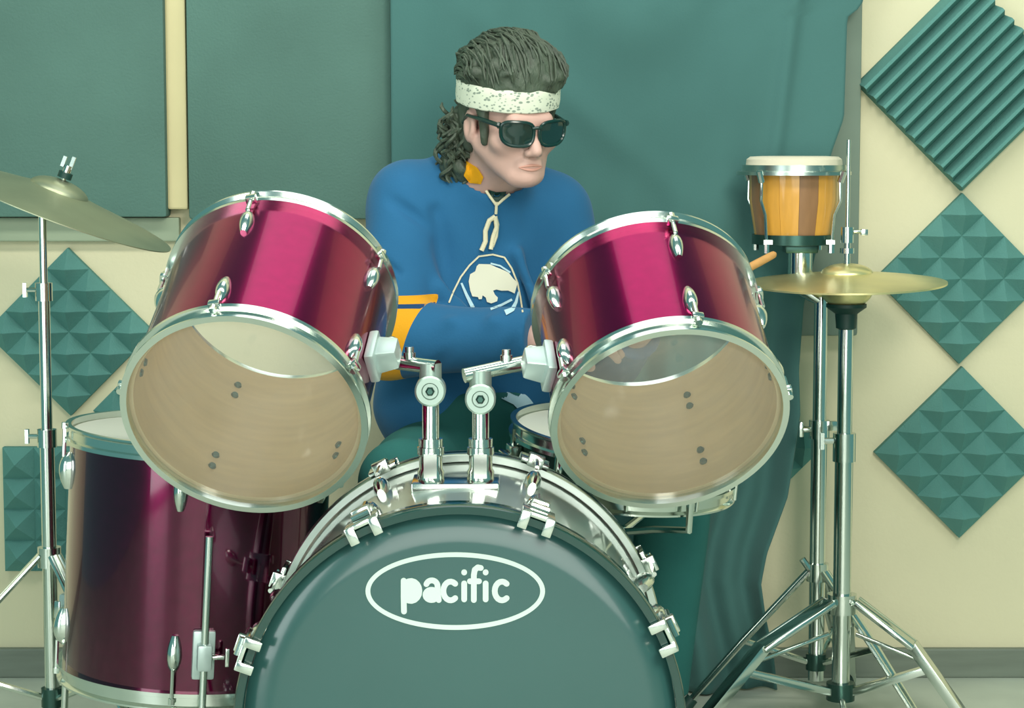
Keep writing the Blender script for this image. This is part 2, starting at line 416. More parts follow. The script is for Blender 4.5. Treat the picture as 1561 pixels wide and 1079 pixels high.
# ------------------------------------------------------------------ bass drum
BX, BY, BZ, BR = -0.0674, 2.73, 0.2945, 0.293
bass = thing('bass_drum', 'large bass drum in painted grey sheen lying on its side with a dark front head and oval logo', 'drum', (BX, BY, 0))
RY = Matrix.Translation((0, 0, BZ)) @ Matrix.Rotation(-PI / 2, 4, 'X')       # local z -> depth away from the viewer
obj('shell', cyl_shell(0.279, 0.03, 0.47, 0.008), [m_sheen, m_maple], bass, M=RY)
def wood_hoop(z0, z1): return [(0.2815, z0), (BR - 0.002, z0), (BR, z0 + 0.003), (BR, z1 - 0.003), (BR - 0.002, z1), (0.2815, z1)]
obj('front_hoop', MB().lathe(wood_hoop(0.0, 0.042), 128, closed=True), m_bhoop, bass, M=RY)
bh = obj('back_hoop', MB().lathe(wood_hoop(0.458, 0.5), 128, closed=True), m_steel, bass, M=RY)
obj('inlay', MB().lathe([(BR + 0.0006, 0.474), (BR + 0.0006, 0.484)], 128), m_bhoop, bh)
obj('front_head', MB().lathe([(0, 0.018), (0.12, 0.018), (0.24, 0.018), (0.272, 0.019), (0.281, 0.026)], 128), m_head, bass, M=RY)
obj('back_head', MB().lathe([(0, 0.482), (0.24, 0.482), (0.281, 0.476)], 96), m_coated, bass, M=RY)
# logo: oval ring and lettering raised a hair off the head
def px_on_head(u, v): 
    p = at(u, v, BY + 0.017); return (p.x - BX, p.z)
LY = 0.0172
def letter_mesh(strokes, r, n=14):
    polys = []
    for pts in strokes:
        for i, c in enumerate(pts):
            polys.append([Vector((c[0] + r * math.cos(2 * PI * k / n), c[1] + r * math.sin(2 * PI * k / n))) for k in range(n)])
            if i:
                a = Vector(pts[i - 1]); q = Vector(c); nn = Vector((-(q - a).y, (q - a).x)).normalized() * r
                polys.append([a - nn, q - nn, q + nn, a + nn])
    vs = []; fs = []
    for p in polys: fs.append(list(range(len(vs), len(vs) + len(p)))); vs += p
    ov, _, of, *_ = delaunay_2d_cdt(vs, [], fs, 1, 1e-6)
    k = len(ov); cnt = {}
    for f in of:
        for a, b in zip(f, f[1:] + f[:1]): cnt[(min(a, b), max(a, b))] = cnt.get((min(a, b), max(a, b)), 0) + 1
    F = [tuple(f) for f in of] + [tuple(x + k for x in f) for f in of] + [(a, b, b + k, a + k) for (a, b), c in cnt.items() if c == 1]
    return MB().add([(v.x, LY, v.y) for v in ov] + [(v.x, LY + 0.001, v.y) for v in ov], F)
oc = px_on_head(694, 901); ra, rb, w = 139 / 1201, 61 / 1201, 0.0062
ob = MB(); n = 96; V = []
for k in range(n):
    a = 2 * PI * k / n
    for s, y in ((1, LY), (0, LY), (1, LY + 0.001), (0, LY + 0.001)):
        V.append((oc[0] + (ra - w + w * s) * math.cos(a), y, oc[1] + (rb - w + w * s) * math.sin(a)))
F = []
for k in range(n):
    i, j = 4 * k, 4 * ((k + 1) % n); F += [(i, j, j + 1, i + 1), (i, j, j + 2, i + 2), (i + 1, j + 1, j + 3, i + 3)]
obj('logo_oval', ob.add(V, F), m_print, bass, False)
def zz(x, y): return px_on_head(340 + 0.4612 * x, 660 + 0.4612 * y)
def arc(cx, cy, rx, ry, a0, a1, n=14): return [(cx + rx * math.cos(D(a0 + (a1 - a0) * i / n)), cy + ry * math.sin(D(a0 + (a1 - a0) * i / n))) for i in range(n + 1)]
LET = [
    [[(597, 488), (597, 540), (598, 590)], arc(621, 522, 28, 33, -150, 150)],
    [arc(690, 506, 19, 19, -160, 0) + [(710, 530), (713, 552)], arc(689, 535, 20, 17, -40, -330)],
    [arc(752, 522, 24, 31, -50, -310)],
    [[(797, 497), (797, 550)], [(797, 460), (797, 461)]],
    [[(852, 446), (842, 444), (832, 452), (829, 470), (829, 552)], [(816, 490), (846, 490)]],
    [[(868, 497), (868, 550)], [(868, 460), (868, 461)]],
    [arc(922, 522, 24, 31, -50, -310)],
]
for g in LET:
    obj('letter', letter_mesh([[zz(*p) for p in st] for st in g], 0.0037), m_print, bass, False)
# claws, rods and lugs
claw_me = (MB().box((0, 0.020, 0.004), (0.044, 0.052, 0.007)).box((-0.0165, -0.006, -0.005), (0.013, 0.008, 0.024)).box((0.0165, -0.006, -0.005), (0.013, 0.008, 0.024))
           .box((0, 0.046, 0.008), (0.024, 0.016, 0.020))).mesh('claw', [m_chrome], True, 0.002)
rod_me = MB().tube([(0, 0.03, 0.010), (0, 0.125, 0.010)], 0.0036, 8).tube([(-0.012, 0.026, 0.011), (0.012, 0.026, 0.011)], 0.0042, 8).mesh('tension_rod', [m_chrome])
cas_me = lug_mesh(0.07, 0.014, 0.026).mesh('lug', [m_chrome])
for k in range(8):
    an = D(22.5 + 45 * k - 2.5); d = Vector((math.sin(an), 0, math.cos(an)))
    c0 = Vector((0, 0, BZ)) + d * BR
    c = link('claw', claw_me, bass, frame_on(c0, d, (0, 1, 0))); link('tension_rod', rod_me, c)
    c2 = Vector((0, 0.5, BZ)) + d * BR
    c = link('claw', claw_me, bass, frame_on(c2, d, (0, -1, 0))); link('tension_rod', rod_me, c)
    for y, s in ((0.145, -1), (0.355, 1)):
        link('lug', cas_me, bass, frame_on(Vector((0, y, BZ)) + d * 0.279, d, (0, s, 0)))
# mount plate with two post sockets on top of the shell
MY = 0.27
plate_z = BZ + 0.279
pl = obj('mount_plate', MB().box((-0.011, MY, plate_z + 0.001), (0.122, 0.09, 0.010)).box((-0.011, MY - 0.043, plate_z - 0.004), (0.122, 0.006, 0.016)), m_chrome, bass, True, 0.003)
PX = [kx(655, BY + MY) - BX, kx(732, BY + MY) - BX]
for x in PX:
    so = obj('post_socket', MB().lathe([(0.019, 0), (0.019, 0.012), (0.0165, 0.016), (0.0165, 0.034), (0.019, 0.036), (0.019, 0.046), (0.012, 0.048)], 24).box((0, -0.018, 0.022), (0.018, 0.012, 0.034)), m_chrome, pl, M=Matrix.Translation((x, MY, plate_z + 0.005)))
for s in (-1, 1):                                                             # folding spurs keep the drum from rolling
    obj('spur', MB().tube([(s * 0.262, 0.10, 0.19), (s * 0.30, 0.06, 0.12), (s * 0.37, -0.02, 0.008)], [0.012, 0.009, 0.007], 10), m_chrome, bass)

# tom holders: post, round ratchet joint, angled arm into the tom bracket
def holder(label, x, vz, uv_a, uv_b, Ya, Yb, side):
    Y = BY + MY
    base = Vector((x + BX, Y, plate_z + 0.045))
    t = thing('tom_holder', label, 'tom holder', base, group='tom holders')
    zj = kz(vz, Y) - base.z
    obj('post', MB().lathe([(0, -0.03), (0.0118, -0.03), (0.0118, zj - 0.012), (0, zj - 0.012)], 20), m_chrome, t)
    obj('collar', MB().lathe([(0.012, 0.004), (0.017, 0.004), (0.017, 0.018), (0.012, 0.018)], 20, closed=True), m_chrome, t)
    J = Matrix.Translation((0, -0.016, zj)) @ Matrix.Rotation(PI / 2, 4, 'X')
    j = obj('joint', MB().lathe([(0, -0.03), (0.021, -0.03), (0.0215, -0.028), (0.0215, 0.004), (0.019, 0.006), (0.012, 0.006), (0.0105, 0.003), (0, 0.003)], 32), m_cast, t, M=J)
    obj('joint_bolt', MB().lathe([(0, 0.011), (0.004, 0.011), (0.0065, 0.008), (0.0065, 0.002)], 6), m_darkmetal, j)
    a = at(*uv_a, Ya) - base; b = at(*uv_b, Yb) - base
    obj('neck', MB().tube([(0, 0, zj + 0.012), (0, 0, a.z + 0.004)], 0.0155, 16), m_cast, t)
    dirn = (b - a).normalized()
    arm = obj('arm', MB().tube([a - dirn * 0.016, b], 0.0105, 16), m_chrome, t)
    mid = a.lerp(b, 0.45 if side > 0 else 0.5)
    w = obj('wing_nut', MB().tube([mid, mid + Vector((0, 0, 0.016))], 0.0085, 12).tube([mid + Vector((0, -0.002, 0.014)), mid + Vector((0, -0.002, 0.024))], 0.006, 10), m_chrome, t)
    return t
holder('chrome tom holder with round joint and short arm into the left rack tom', PX[0], 594, (652, 558), (597, 551), 3.0, 3.03, -1)
holder('chrome tom holder with round joint and long arm into the right rack tom', PX[1], 606, (724, 569), (830, 546), 3.0, 3.03, 1)

# ------------------------------------------------------------------ floor tom
FR = 0.205
ft = thing('floor_tom', 'deep wine-red floor tom standing on three rods at the left', 'drum', (kx(270, 3.40), 3.40, 0), (0, D(3.2), 0))
ZB, ZT = 0.198, 0.600
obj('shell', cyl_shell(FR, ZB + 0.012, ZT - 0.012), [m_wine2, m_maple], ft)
obj('bottom_hoop', MB().lathe(hoop_prof(FR + 0.002, ZB + 0.026, -1), 96, closed=True), m_chrome, ft)
obj('batter_hoop', MB().lathe(hoop_prof(FR + 0.002, ZT - 0.026, 1), 96, closed=True), m_chrome, ft)
obj('drum_head', MB().lathe([(0, ZT - 0.009), (0.1, ZT - 0.009), (FR - 0.004, ZT - 0.009), (FR + 0.001, ZT - 0.02)], 64), m_coated, ft)
obj('bottom_head', MB().lathe([(0, ZB + 0.009), (0.1, ZB + 0.009), (FR - 0.004, ZB + 0.009), (FR + 0.001, ZB + 0.02)], 64), m_coated, ft)
flug = lug_mesh(0.058, 0.013, 0.02).mesh('lug', [m_chrome])
frod = rod_mesh(0.045).mesh('tension_rod', [m_chrome])
for k in range(5):
    an = D(-90 - 0 + 72 * k); d = Vector((math.cos(an), math.sin(an), 0)); z = Vector((0, 0, 1))
    for zz_, al in ((ZT - 0.07, z), (ZB + 0.085, -z)):
        lg = link('lug', flug, ft, frame_on(d * FR + z * zz_, d, al)); link('tension_rod', frod, lg, Matrix.Translation((0, 0.022, 0.010)))
for an in (D(-90 + 12), D(-90 + 132), D(-90 - 108)):
    d = Vector((math.cos(an), math.sin(an), 0)); tg = Vector((-d.y, d.x, 0)); p = d * (FR + 0.022); up = Vector((0, 0, 0.0559 * d.x * (FR + 0.05)))
    lg = obj('leg', MB().tube([p + Vector((0, 0, 0.468)), p + Vector((0, 0, 0.30)), p + Vector((0, 0, 0.10)), p + d * 0.012 + Vector((0, 0, 0.06)) + up * 0.5, p + d * 0.03 + Vector((0, 0, 0.014)) + up], 0.0058, 12), m_chrome, ft)
    obj('rubber_foot', MB().tube([p + d * 0.027 + Vector((0, 0, 0.022)) + up, p + d * 0.031 + Vector((0, 0, 0.001)) + up], [0.009, 0.011], 12), m_black, lg)
    F = frame_on(d * FR + Vector((0, 0, 0.285)), d, (0, 0, 1))
    br = obj('leg_bracket', MB().box((0, 0, 0.006), (0.034, 0.075, 0.014)).box((0, 0.0, 0.022), (0.022, 0.040, 0.024)), m_satin, ft, True, 0.004, F)
    obj('wing_bolt', MB().tube([(0.012, 0, 0.022), (0.030, 0, 0.022)], 0.0045, 10).box((0.034, 0, 0.022), (0.006, 0.028, 0.010)), m_chrome, br, True, 0.002)

# ------------------------------------------------------------------ snare and its stand
sn_c = at(946, 652, 3.45); SR = 0.178; SD = 0.09
sn = thing('snare_drum', 'silver snare drum with a white head, half hidden behind the right rack tom', 'drum', sn_c - Vector((0, 0, SD)), (D(5), D(5), 0))
obj('shell', cyl_shell(SR, 0.012, SD - 0.012, 0.004), [m_darkmetal, m_darkmetal], sn)
obj('batter_hoop', MB().lathe(hoop_prof(SR + 0.002, SD - 0.022, 1), 96, closed=True), m_chrome, sn)
obj('snare_hoop', MB().lathe(hoop_prof(SR + 0.002, 0.022, -1), 96, closed=True), m_chrome, sn)
obj('batter_head', MB().lathe([(0, SD - 0.006), (0.1, SD - 0.006), (SR - 0.004, SD - 0.006), (SR + 0.001, SD - 0.016)], 64), m_coated, sn)
obj('snare_side_head', MB().lathe([(0, 0.006), (0.1, 0.006), (SR - 0.004, 0.006), (SR + 0.001, 0.016)], 64), m_coated, sn)
slug = lug_mesh(0.04, 0.009, 0.014).mesh('lug', [m_chrome])
srod = MB().tube([(0, -0.042, 0.010), (0, 0.042, 0.010)], 0.003, 8).mesh('tension_rod', [m_chrome])
for k in range(10):
    an = D(18 + 36 * k); d = Vector((math.cos(an), math.sin(an), 0))
    lg = link('lug', slug, sn, frame_on(d * SR + Vector((0, 0, SD / 2)), d, (0, 0, 1))); link('tension_rod', srod, lg)
d = Vector((math.cos(D(200)), math.sin(D(200)), 0))
st = obj('strainer', MB().box((0, 0, 0.010), (0.026, 0.05, 0.018)).box((0, -0.022, 0.024), (0.012, 0.034, 0.012)).tube([(-0.02, 0.01, 0.024), (0.02, 0.01, 0.024)], 0.005, 8), m_chrome, sn, True, 0.002, frame_on(d * SR + Vector((0, 0, SD * 0.42)), d, (0, 0, 1)))
snb = sn_c - Vector((0, 0, SD))
ss = thing('snare_stand', 'chrome snare stand hidden under the snare drum behind the bass drum', 'stand', (snb.x, snb.y, 0))
zc = snb.z - 0.03
obj('pole', MB().tube([(0, 0, 0.05), (0, 0, zc - 0.04)], 0.011, 14), m_chrome, ss)
for k in range(3):
    an = D(60 + 120 * k); d = Vector((math.cos(an), math.sin(an), 0))
    tilt = -d.x * 0.0872 * 0.19 + d.y * 0.0872 * 0.19
    tip = d * 0.194 + Vector((0, 0, zc + tilt + 0.006))
    obj('basket_arm', MB().tube([(0, 0, zc - 0.05), d * 0.1 + Vector((0, 0, zc - 0.03)), tip, tip + d * 0.003 + Vector((0, 0, 0.045))], 0.006, 8), m_chrome, ss)
    d2 = Vector((math.cos(an + 0.5), math.sin(an + 0.5), 0))
    lg = obj('leg', MB().tube([d2 * 0.012 + Vector((0, 0, 0.22)), d2 * 0.2 + Vector((0, 0, 0.012))], 0.007, 8), m_chrome, ss)
    obj('rubber_foot', MB().tube([d2 * 0.195 + Vector((0, 0, 0.016)), d2 * 0.208 + Vector((0, 0, 0.0))], [0.010, 0.011], 10), m_black, lg)

# ------------------------------------------------------------------ cymbals and stands
def cymbal_prof(R, bell_r, bell_h, bow, th=0.0016):
    P = []
    for i in range(8):
        a = i / 7 * PI / 2; P.append((0.006 + (bell_r - 0.006) * math.sin(a), bow + bell_h * math.cos(a) ** 1.2))
    for i in range(1, 11):
        t = i / 10; P.append((bell_r + (R - bell_r) * t, bow * (1 - t) ** 0.9 * (1 - 0.25 * t * (1 - t))))
    return P + [(r, z - th) for r, z in reversed(P)]
def leg_set(t, dirs, z_top, z_hub, reach, m=m_chrome, w=0.017):
    for (dx, dy), rc in zip(dirs, reach):
        d = Vector((dx, dy, 0)).normalized()
        a = d * 0.016 + Vector((0, 0, z_top)); f = d * rc + Vector((0, 0, 0.016)); kn = a.lerp(f, 0.55) + Vector((0, 0, 0.004))
        sd = d.cross(Vector((0, 0, 1)))
        b = MB()
        for s in (-1, 1):
            b.tube([a + sd * s * w * 0.45, kn + sd * s * w * 0.45, f + sd * s * w * 0.3], 0.0058, 8, flat=0.8)
        b.tube([a, kn, f], [0.006, 0.007, 0.006], 8)
        lg = obj('leg', b, m, t)
        obj('rubber_foot', MB().tube([f - d * 0.006 + Vector((0, 0, 0.006)), f + d * 0.012 - Vector((0, 0, 0.016))], [0.012, 0.013], 12), m_black, lg)
        h = d * 0.016 + Vector((0, 0, z_hub))
        obj('brace', MB().tube([h, kn], 0.006, 8), m, t)

CXp, CYp = kx(62, 3.62), 3.62
cs = thing('cymbal_stand', 'thin chrome cymbal stand at the far left in front of the foam tiles', 'stand', (CXp, CYp, 0))
tz = [kz(v, CYp) for v in (322, 442, 665, 846, 1062)]
obj('tube', MB().tube([(0, 0, tz[1] - 0.02), (0, 0, tz[0])], 0.0068, 14), m_chrome, cs)
obj('tube', MB().tube([(0, 0, tz[2] - 0.02), (0, 0, tz[1])], 0.0098, 14), m_chrome, cs)
obj('tube', MB().tube([(0, 0, 0.05), (0, 0, tz[2])], 0.0125, 14), m_chrome, cs)
for z, r in ((tz[1], 0.0145), (tz[2], 0.0165)):
    c = obj('clamp', MB().tube([(0, 0, z - 0.018), (0, 0, z + 0.012)], r, 16), m_chrome, cs)
    obj('wing_bolt', MB().tube([(-r + 0.003, 0, z), (-r - 0.014, 0, z)], 0.004, 8).box((-r - 0.017, 0, z), (0.006, 0.010, 0.024)), m_chrome, c)
obj('leg_collar', MB().tube([(0, 0, tz[3] - 0.02), (0, 0, tz[3] + 0.014)], 0.020, 16), m_chrome, cs)
obj('hub', MB().tube([(0, 0, tz[4] - 0.016), (0, 0, tz[4] + 0.016)], 0.019, 16), m_darkmetal, cs)
leg_set(cs, [(-1, -0.25), (0.72, -0.7), (0.3, 1)], tz[3], tz[4], [0.33, 0.30, 0.30])
cyn = Vector((0.37, -0.015, 0.92)).normalized()
cyc = at(88, 297, CYp - 0.02)
Rc = Vector((0, 0, 1)).rotation_difference(cyn).to_matrix().to_4x4()
top = Vector((0, 0, tz[0])); cl = cyc - Vector((CXp, CYp, 0))
obj('tilter', MB().tube([top - Vector((0, 0, 0.006)), top + Vector((0, 0, 0.012))], 0.013, 14).tube([top + Vector((-0.018, 0, 0.004)), top + Vector((0.018, 0, 0.004))], 0.006, 10).tube([top, cl - cyn * 0.012, cl + cyn * 0.045], 0.004, 10), m_chrome, cs)
wn = obj('wing_nut', MB().tube([cl + cyn * 0.040, cl + cyn * 0.052], 0.007, 10).box((0.004, 0, 0.058), (0.006, 0.006, 0.022), Matrix.Translation(cl) @ Rc).box((-0.010, 0, 0.056), (0.006, 0.006, 0.018), Matrix.Translation(cl) @ Rc), m_chrome, cs)
obj('felt', MB().tube([cl + cyn * 0.030, cl + cyn * 0.040], 0.012, 12), m_black, cs)
cy = thing('crash_cymbal', 'dull bronze crash cymbal tilted steeply on the thin left stand', 'cymbal', cyc, Rc)
obj('bow', MB().lathe(cymbal_prof(0.205, 0.05, 0.018, 0.026), 72, closed=True), m_bronze, cy, M=Matrix.Translation((0, 0, -0.018)))

HX, HY = kx(1294, 3.85), 3.85
hz = lambda v: kz(v, HY)
hh = thing('hi_hat_stand', 'chrome hi-hat stand with double-strut legs right of the curtain', 'stand', (HX, HY, 0))
obj('tube', MB().tube([(0, 0, hz(690)), (0, 0, hz(476))], 0.0135, 18), m_chrome, hh)
obj('tube', MB().tube([(0, 0, 0.06), (0, 0, hz(690))], 0.0165, 18), m_chrome, hh)
c = obj('clamp', MB().tube([(0, 0, hz(703)), (0, 0, hz(660))], 0.0205, 18), m_chrome, hh)
obj('wing_bolt', MB().tube([(-0.018, 0, hz(672)), (-0.036, 0, hz(672))], 0.006, 8).box((-0.04, 0, hz(672)), (0.007, 0.012, 0.03)), m_chrome, c)
obj('pull_rod', MB().tube([(0, 0, hz(476)), (0, 0, hz(213))], 0.0036, 10), m_chrome, hh)
obj('seat_cup', MB().lathe([(0.004, hz(461)), (0.036, hz(463)), (0.036, hz(468)), (0.02, hz(478)), (0.018, hz(500)), (0.0135, hz(502))], 24), m_black, hh)
cu = obj('clutch', MB().tube([(0, 0, hz(370)), (0, 0, hz(346))], 0.0115, 16).tube([(0, 0, hz(386)), (0, 0, hz(378))], 0.013, 16).tube([(0, 0, hz(402)), (0, 0, hz(366))], 0.006, 12), m_chrome, hh)
obj('wing_bolt', MB().tube([(0.006, 0, hz(353)), (0.026, 0, hz(353))], 0.0035, 8).box((0.030, 0, hz(354)), (0.012, 0.008, 0.011)), m_chrome, cu, True, 0.002)
obj('leg_collar', MB().tube([(0, 0, hz(934)), (0, 0, hz(905))], 0.027, 20), m_chrome, hh)
obj('hub', MB().tube([(0, 0, hz(1066)), (0, 0, hz(1040))], 0.026, 16), m_darkmetal, hh)
def strap(a, b, w, th, side):
    a, b = Vector(a), Vector(b); d = (b - a).normalized(); n = d.cross(side).normalized(); L = (b - a).length
    M = Matrix(((side.x, d.x, n.x, 0), (side.y, d.y, n.y, 0), (side.z, d.z, n.z, 0), (0, 0, 0, 1)))
    return Matrix.Translation((a + b) / 2) @ M, (w, L, th)
for (fx, fy) in ((-0.265, -0.10), (0.215, -0.07), (0.05, 0.24)):
    d = Vector((fx, fy, 0)); dn = d.normalized(); sd = Vector((-dn.y, dn.x, 0))
    a = dn * 0.026 + Vector((0, 0, hz(915))); kn = d * 0.58 + Vector((0, 0, 0.15)); f = d + Vector((0, 0, 0.02))
    b = MB()
    M, sz = strap(a, kn, 0.040, 0.010, sd); b.box((0, 0, 0), sz, M)
    for s in (-1, 1):
        b.tube([a + sd * s * 0.018, kn + sd * s * 0.018], 0.007, 8)
    M, sz = strap(kn.lerp(a, 0.04), f, 0.034, 0.018, sd); b.box((0, 0, 0), sz, M)
    b.tube([a + Vector((0, 0, -0.06)), kn + Vector((0, 0, -0.022))], 0.0045, 8)
    lg = obj('leg', b, m_chrome, hh, True, 0.0015)
    obj('rubber_foot', MB().tube([f - dn * 0.01 + Vector((0, 0, 0.012)), f + dn * 0.008 - Vector((0, 0, 0.02))], [0.014, 0.016], 12), m_black, lg)
    M, sz = strap(dn * 0.02 + Vector((0, 0, hz(1053))), kn.lerp(f, 0.3), 0.020, 0.014, sd)
    obj('brace', MB().box((0, 0, 0), sz, M), m_chrome, hh, True, 0.0015)
obj('pedal', MB().box((-0.03, -0.20, 0.03), (0.085, 0.26, 0.012), Matrix.Rotation(-0.05, 4, 'Z') @ Matrix.Rotation(-0.08, 4, 'X')).tube([(0, -0.06, 0.02), (0, 0, 0.06)], 0.006, 8), m_steel, hh, True, 0.003)
HP = cymbal_prof(0.177, 0.046, 0.016, 0.017)
hc = thing('hi_hat_cymbal', 'upper brass cymbal of the flat closed pair on the right-hand stand', 'cymbal', (HX, HY, hz(430)), (D(2.5), D(-1.0), 0), 'hi-hat cymbal pair')
obj('bow', MB().lathe(HP, 72, closed=True), m_brass, hc)
hc2 = thing('hi_hat_cymbal', 'lower brass cymbal turned upside down beneath its twin on the right-hand stand', 'cymbal', (HX, HY, hz(430) - 0.003), (D(2.5), D(-1.0), 0), 'hi-hat cymbal pair')
obj('bow', MB().lathe([(r, -z) for r, z in cymbal_prof(0.177, 0.046, 0.028, 0.015)], 72, closed=True), m_brass, hc2)

# bongo and its stand -------------------------------------------------
GX, GY = kx(1255, 3.96), 3.96
bs = thing('bongo_stand', 'chrome tripod stand carrying the bongo, left of the hi-hat stand', 'stand', (GX, GY, 0))
gz = lambda v: kz(v, GY)
bxp = kx(1222, GY) - GX
obj('tube', MB().tube([(0, 0, gz(655)), (0, 0, gz(452))], 0.0125, 18), m_chrome, bs)
obj('tube', MB().tube([(0, 0, 0.05), (0, 0, gz(655))], 0.0148, 18), m_chrome, bs)
c = obj('clamp', MB().tube([(0, 0, gz(668)), (0, 0, gz(640))], 0.019, 18), m_chrome, bs)
obj('wing_bolt', MB().tube([(-0.016, -0.004, gz(654)), (-0.032, -0.004, gz(654))], 0.006, 8).box((-0.034, -0.004, gz(654)), (0.008, 0.014, 0.028)).box((0.020, -0.008, gz(648)), (0.022, 0.012, 0.018)), m_chrome, c, True, 0.002)
obj('offset_arm', MB().tube([(0, 0, gz(458)), (bxp, 0, gz(440)), (bxp, 0, gz(425))], 0.012, 12), m_chrome, bs)
obj('post', MB().tube([(bxp, 0, gz(432)), (bxp, 0, gz(373))], 0.0225, 24), m_chrome, bs)
obj('leg_collar', MB().tube([(0, 0, gz(885)), (0, 0, gz(858))], 0.021, 16).tube([(-0.016, -0.01, gz(866)), (-0.03, -0.01, gz(850))], 0.006, 8), m_chrome, bs)
obj('hub', MB().tube([(0, 0, 0.07), (0, 0, 0.10)], 0.019, 16), m_darkmetal, bs)
leg_set(bs, [(-1, -0.12), (0.75, -0.66), (0.45, 0.9)], gz(870), 0.085, [0.24, 0.22, 0.18])
bo = thing('bongo', 'small wooden bongo with orange and brown staves and a pale skin on a chrome post', 'drum', (kx(1211, GY), GY, gz(375)))
ht = gz(237) - gz(375); zr = gz(263) - gz(375); z0 = gz(360) - gz(375)
ns = 14
for k in range(ns):
    a0, a1 = 2 * PI * (k + 0.5) / ns, 2 * PI * (k + 1.5) / ns - 0.006
    r0, r1, ri = 0.070, 0.0815, 0.012
    prof = [(r0, z0), (r1 - 0.001, z0 + (zr - z0) * 0.55), (r1, zr + 0.012), (r1 - ri, zr + 0.012), (r0 - ri, z0)]
    b = MB(); b.lathe(prof, 4, closed=True, a0=a0, a1=a1)
    n5 = 5; b.f.append(tuple(i * 5 for i in range(n5))); b.f.append(tuple(i * 5 + 4 for i in range(n5))); b.m += [0, 0]
    obj('stave', b, m_stave_o if k % 3 != 1 else m_stave_b, bo)
obj('skin', MB().lathe([(0, ht - 0.001), (0.06, ht - 0.001), (0.080, ht - 0.002), (0.0865, ht - 0.007), (0.0875, ht - 0.016), (0.0865, zr)], 56), m_rawhide, bo)
obj('rim', MB().lathe([(0.0875, zr + 0.014), (0.094, zr + 0.014), (0.095, zr + 0.004), (0.104, zr + 0.002), (0.104, zr - 0.004), (0.0875, zr - 0.002)], 56, closed=True), m_steel, bo)
obj('bottom_ring', MB().lathe([(0.072, z0 + 0.004), (0.075, z0 + 0.004), (0.075, z0 - 0.014), (0.050, z0 - 0.016), (0.050, z0 - 0.010), (0.070, z0 - 0.006)], 48, closed=True), m_darkmetal, bo)
obj('mount_block', MB().box((bxp + GX - kx(1211, GY), 0, -0.004), (0.06, 0.05, 0.016)), m_darkmetal, bo, True, 0.003)
for k in range(4):
    an = D(-90 - 42 + 90 * k); d = Vector((math.cos(an), math.sin(an), 0)); z = Vector((0, 0, 1))
    h = obj('tension_hook', MB().tube([d * 0.100 + z * (zr - 0.012), d * 0.101 + z * (zr - 0.05), d * 0.088 + z * (zr - 0.075), d * 0.083 + z * (z0 - 0.012)], 0.0028, 8).tube([d * 0.108 + z * (zr + 0.004), d * 0.100 + z * (zr - 0.016)], 0.006, 8), m_chrome, bo)
    obj('hook_nut', MB().tube([d * 0.083 + z * (z0 - 0.010), d * 0.083 + z * (z0 - 0.028)], 0.006, 8).box(tuple(d * 0.080 + z * (z0 - 0.008)), (0.016, 0.016, 0.008)), m_chrome, h)

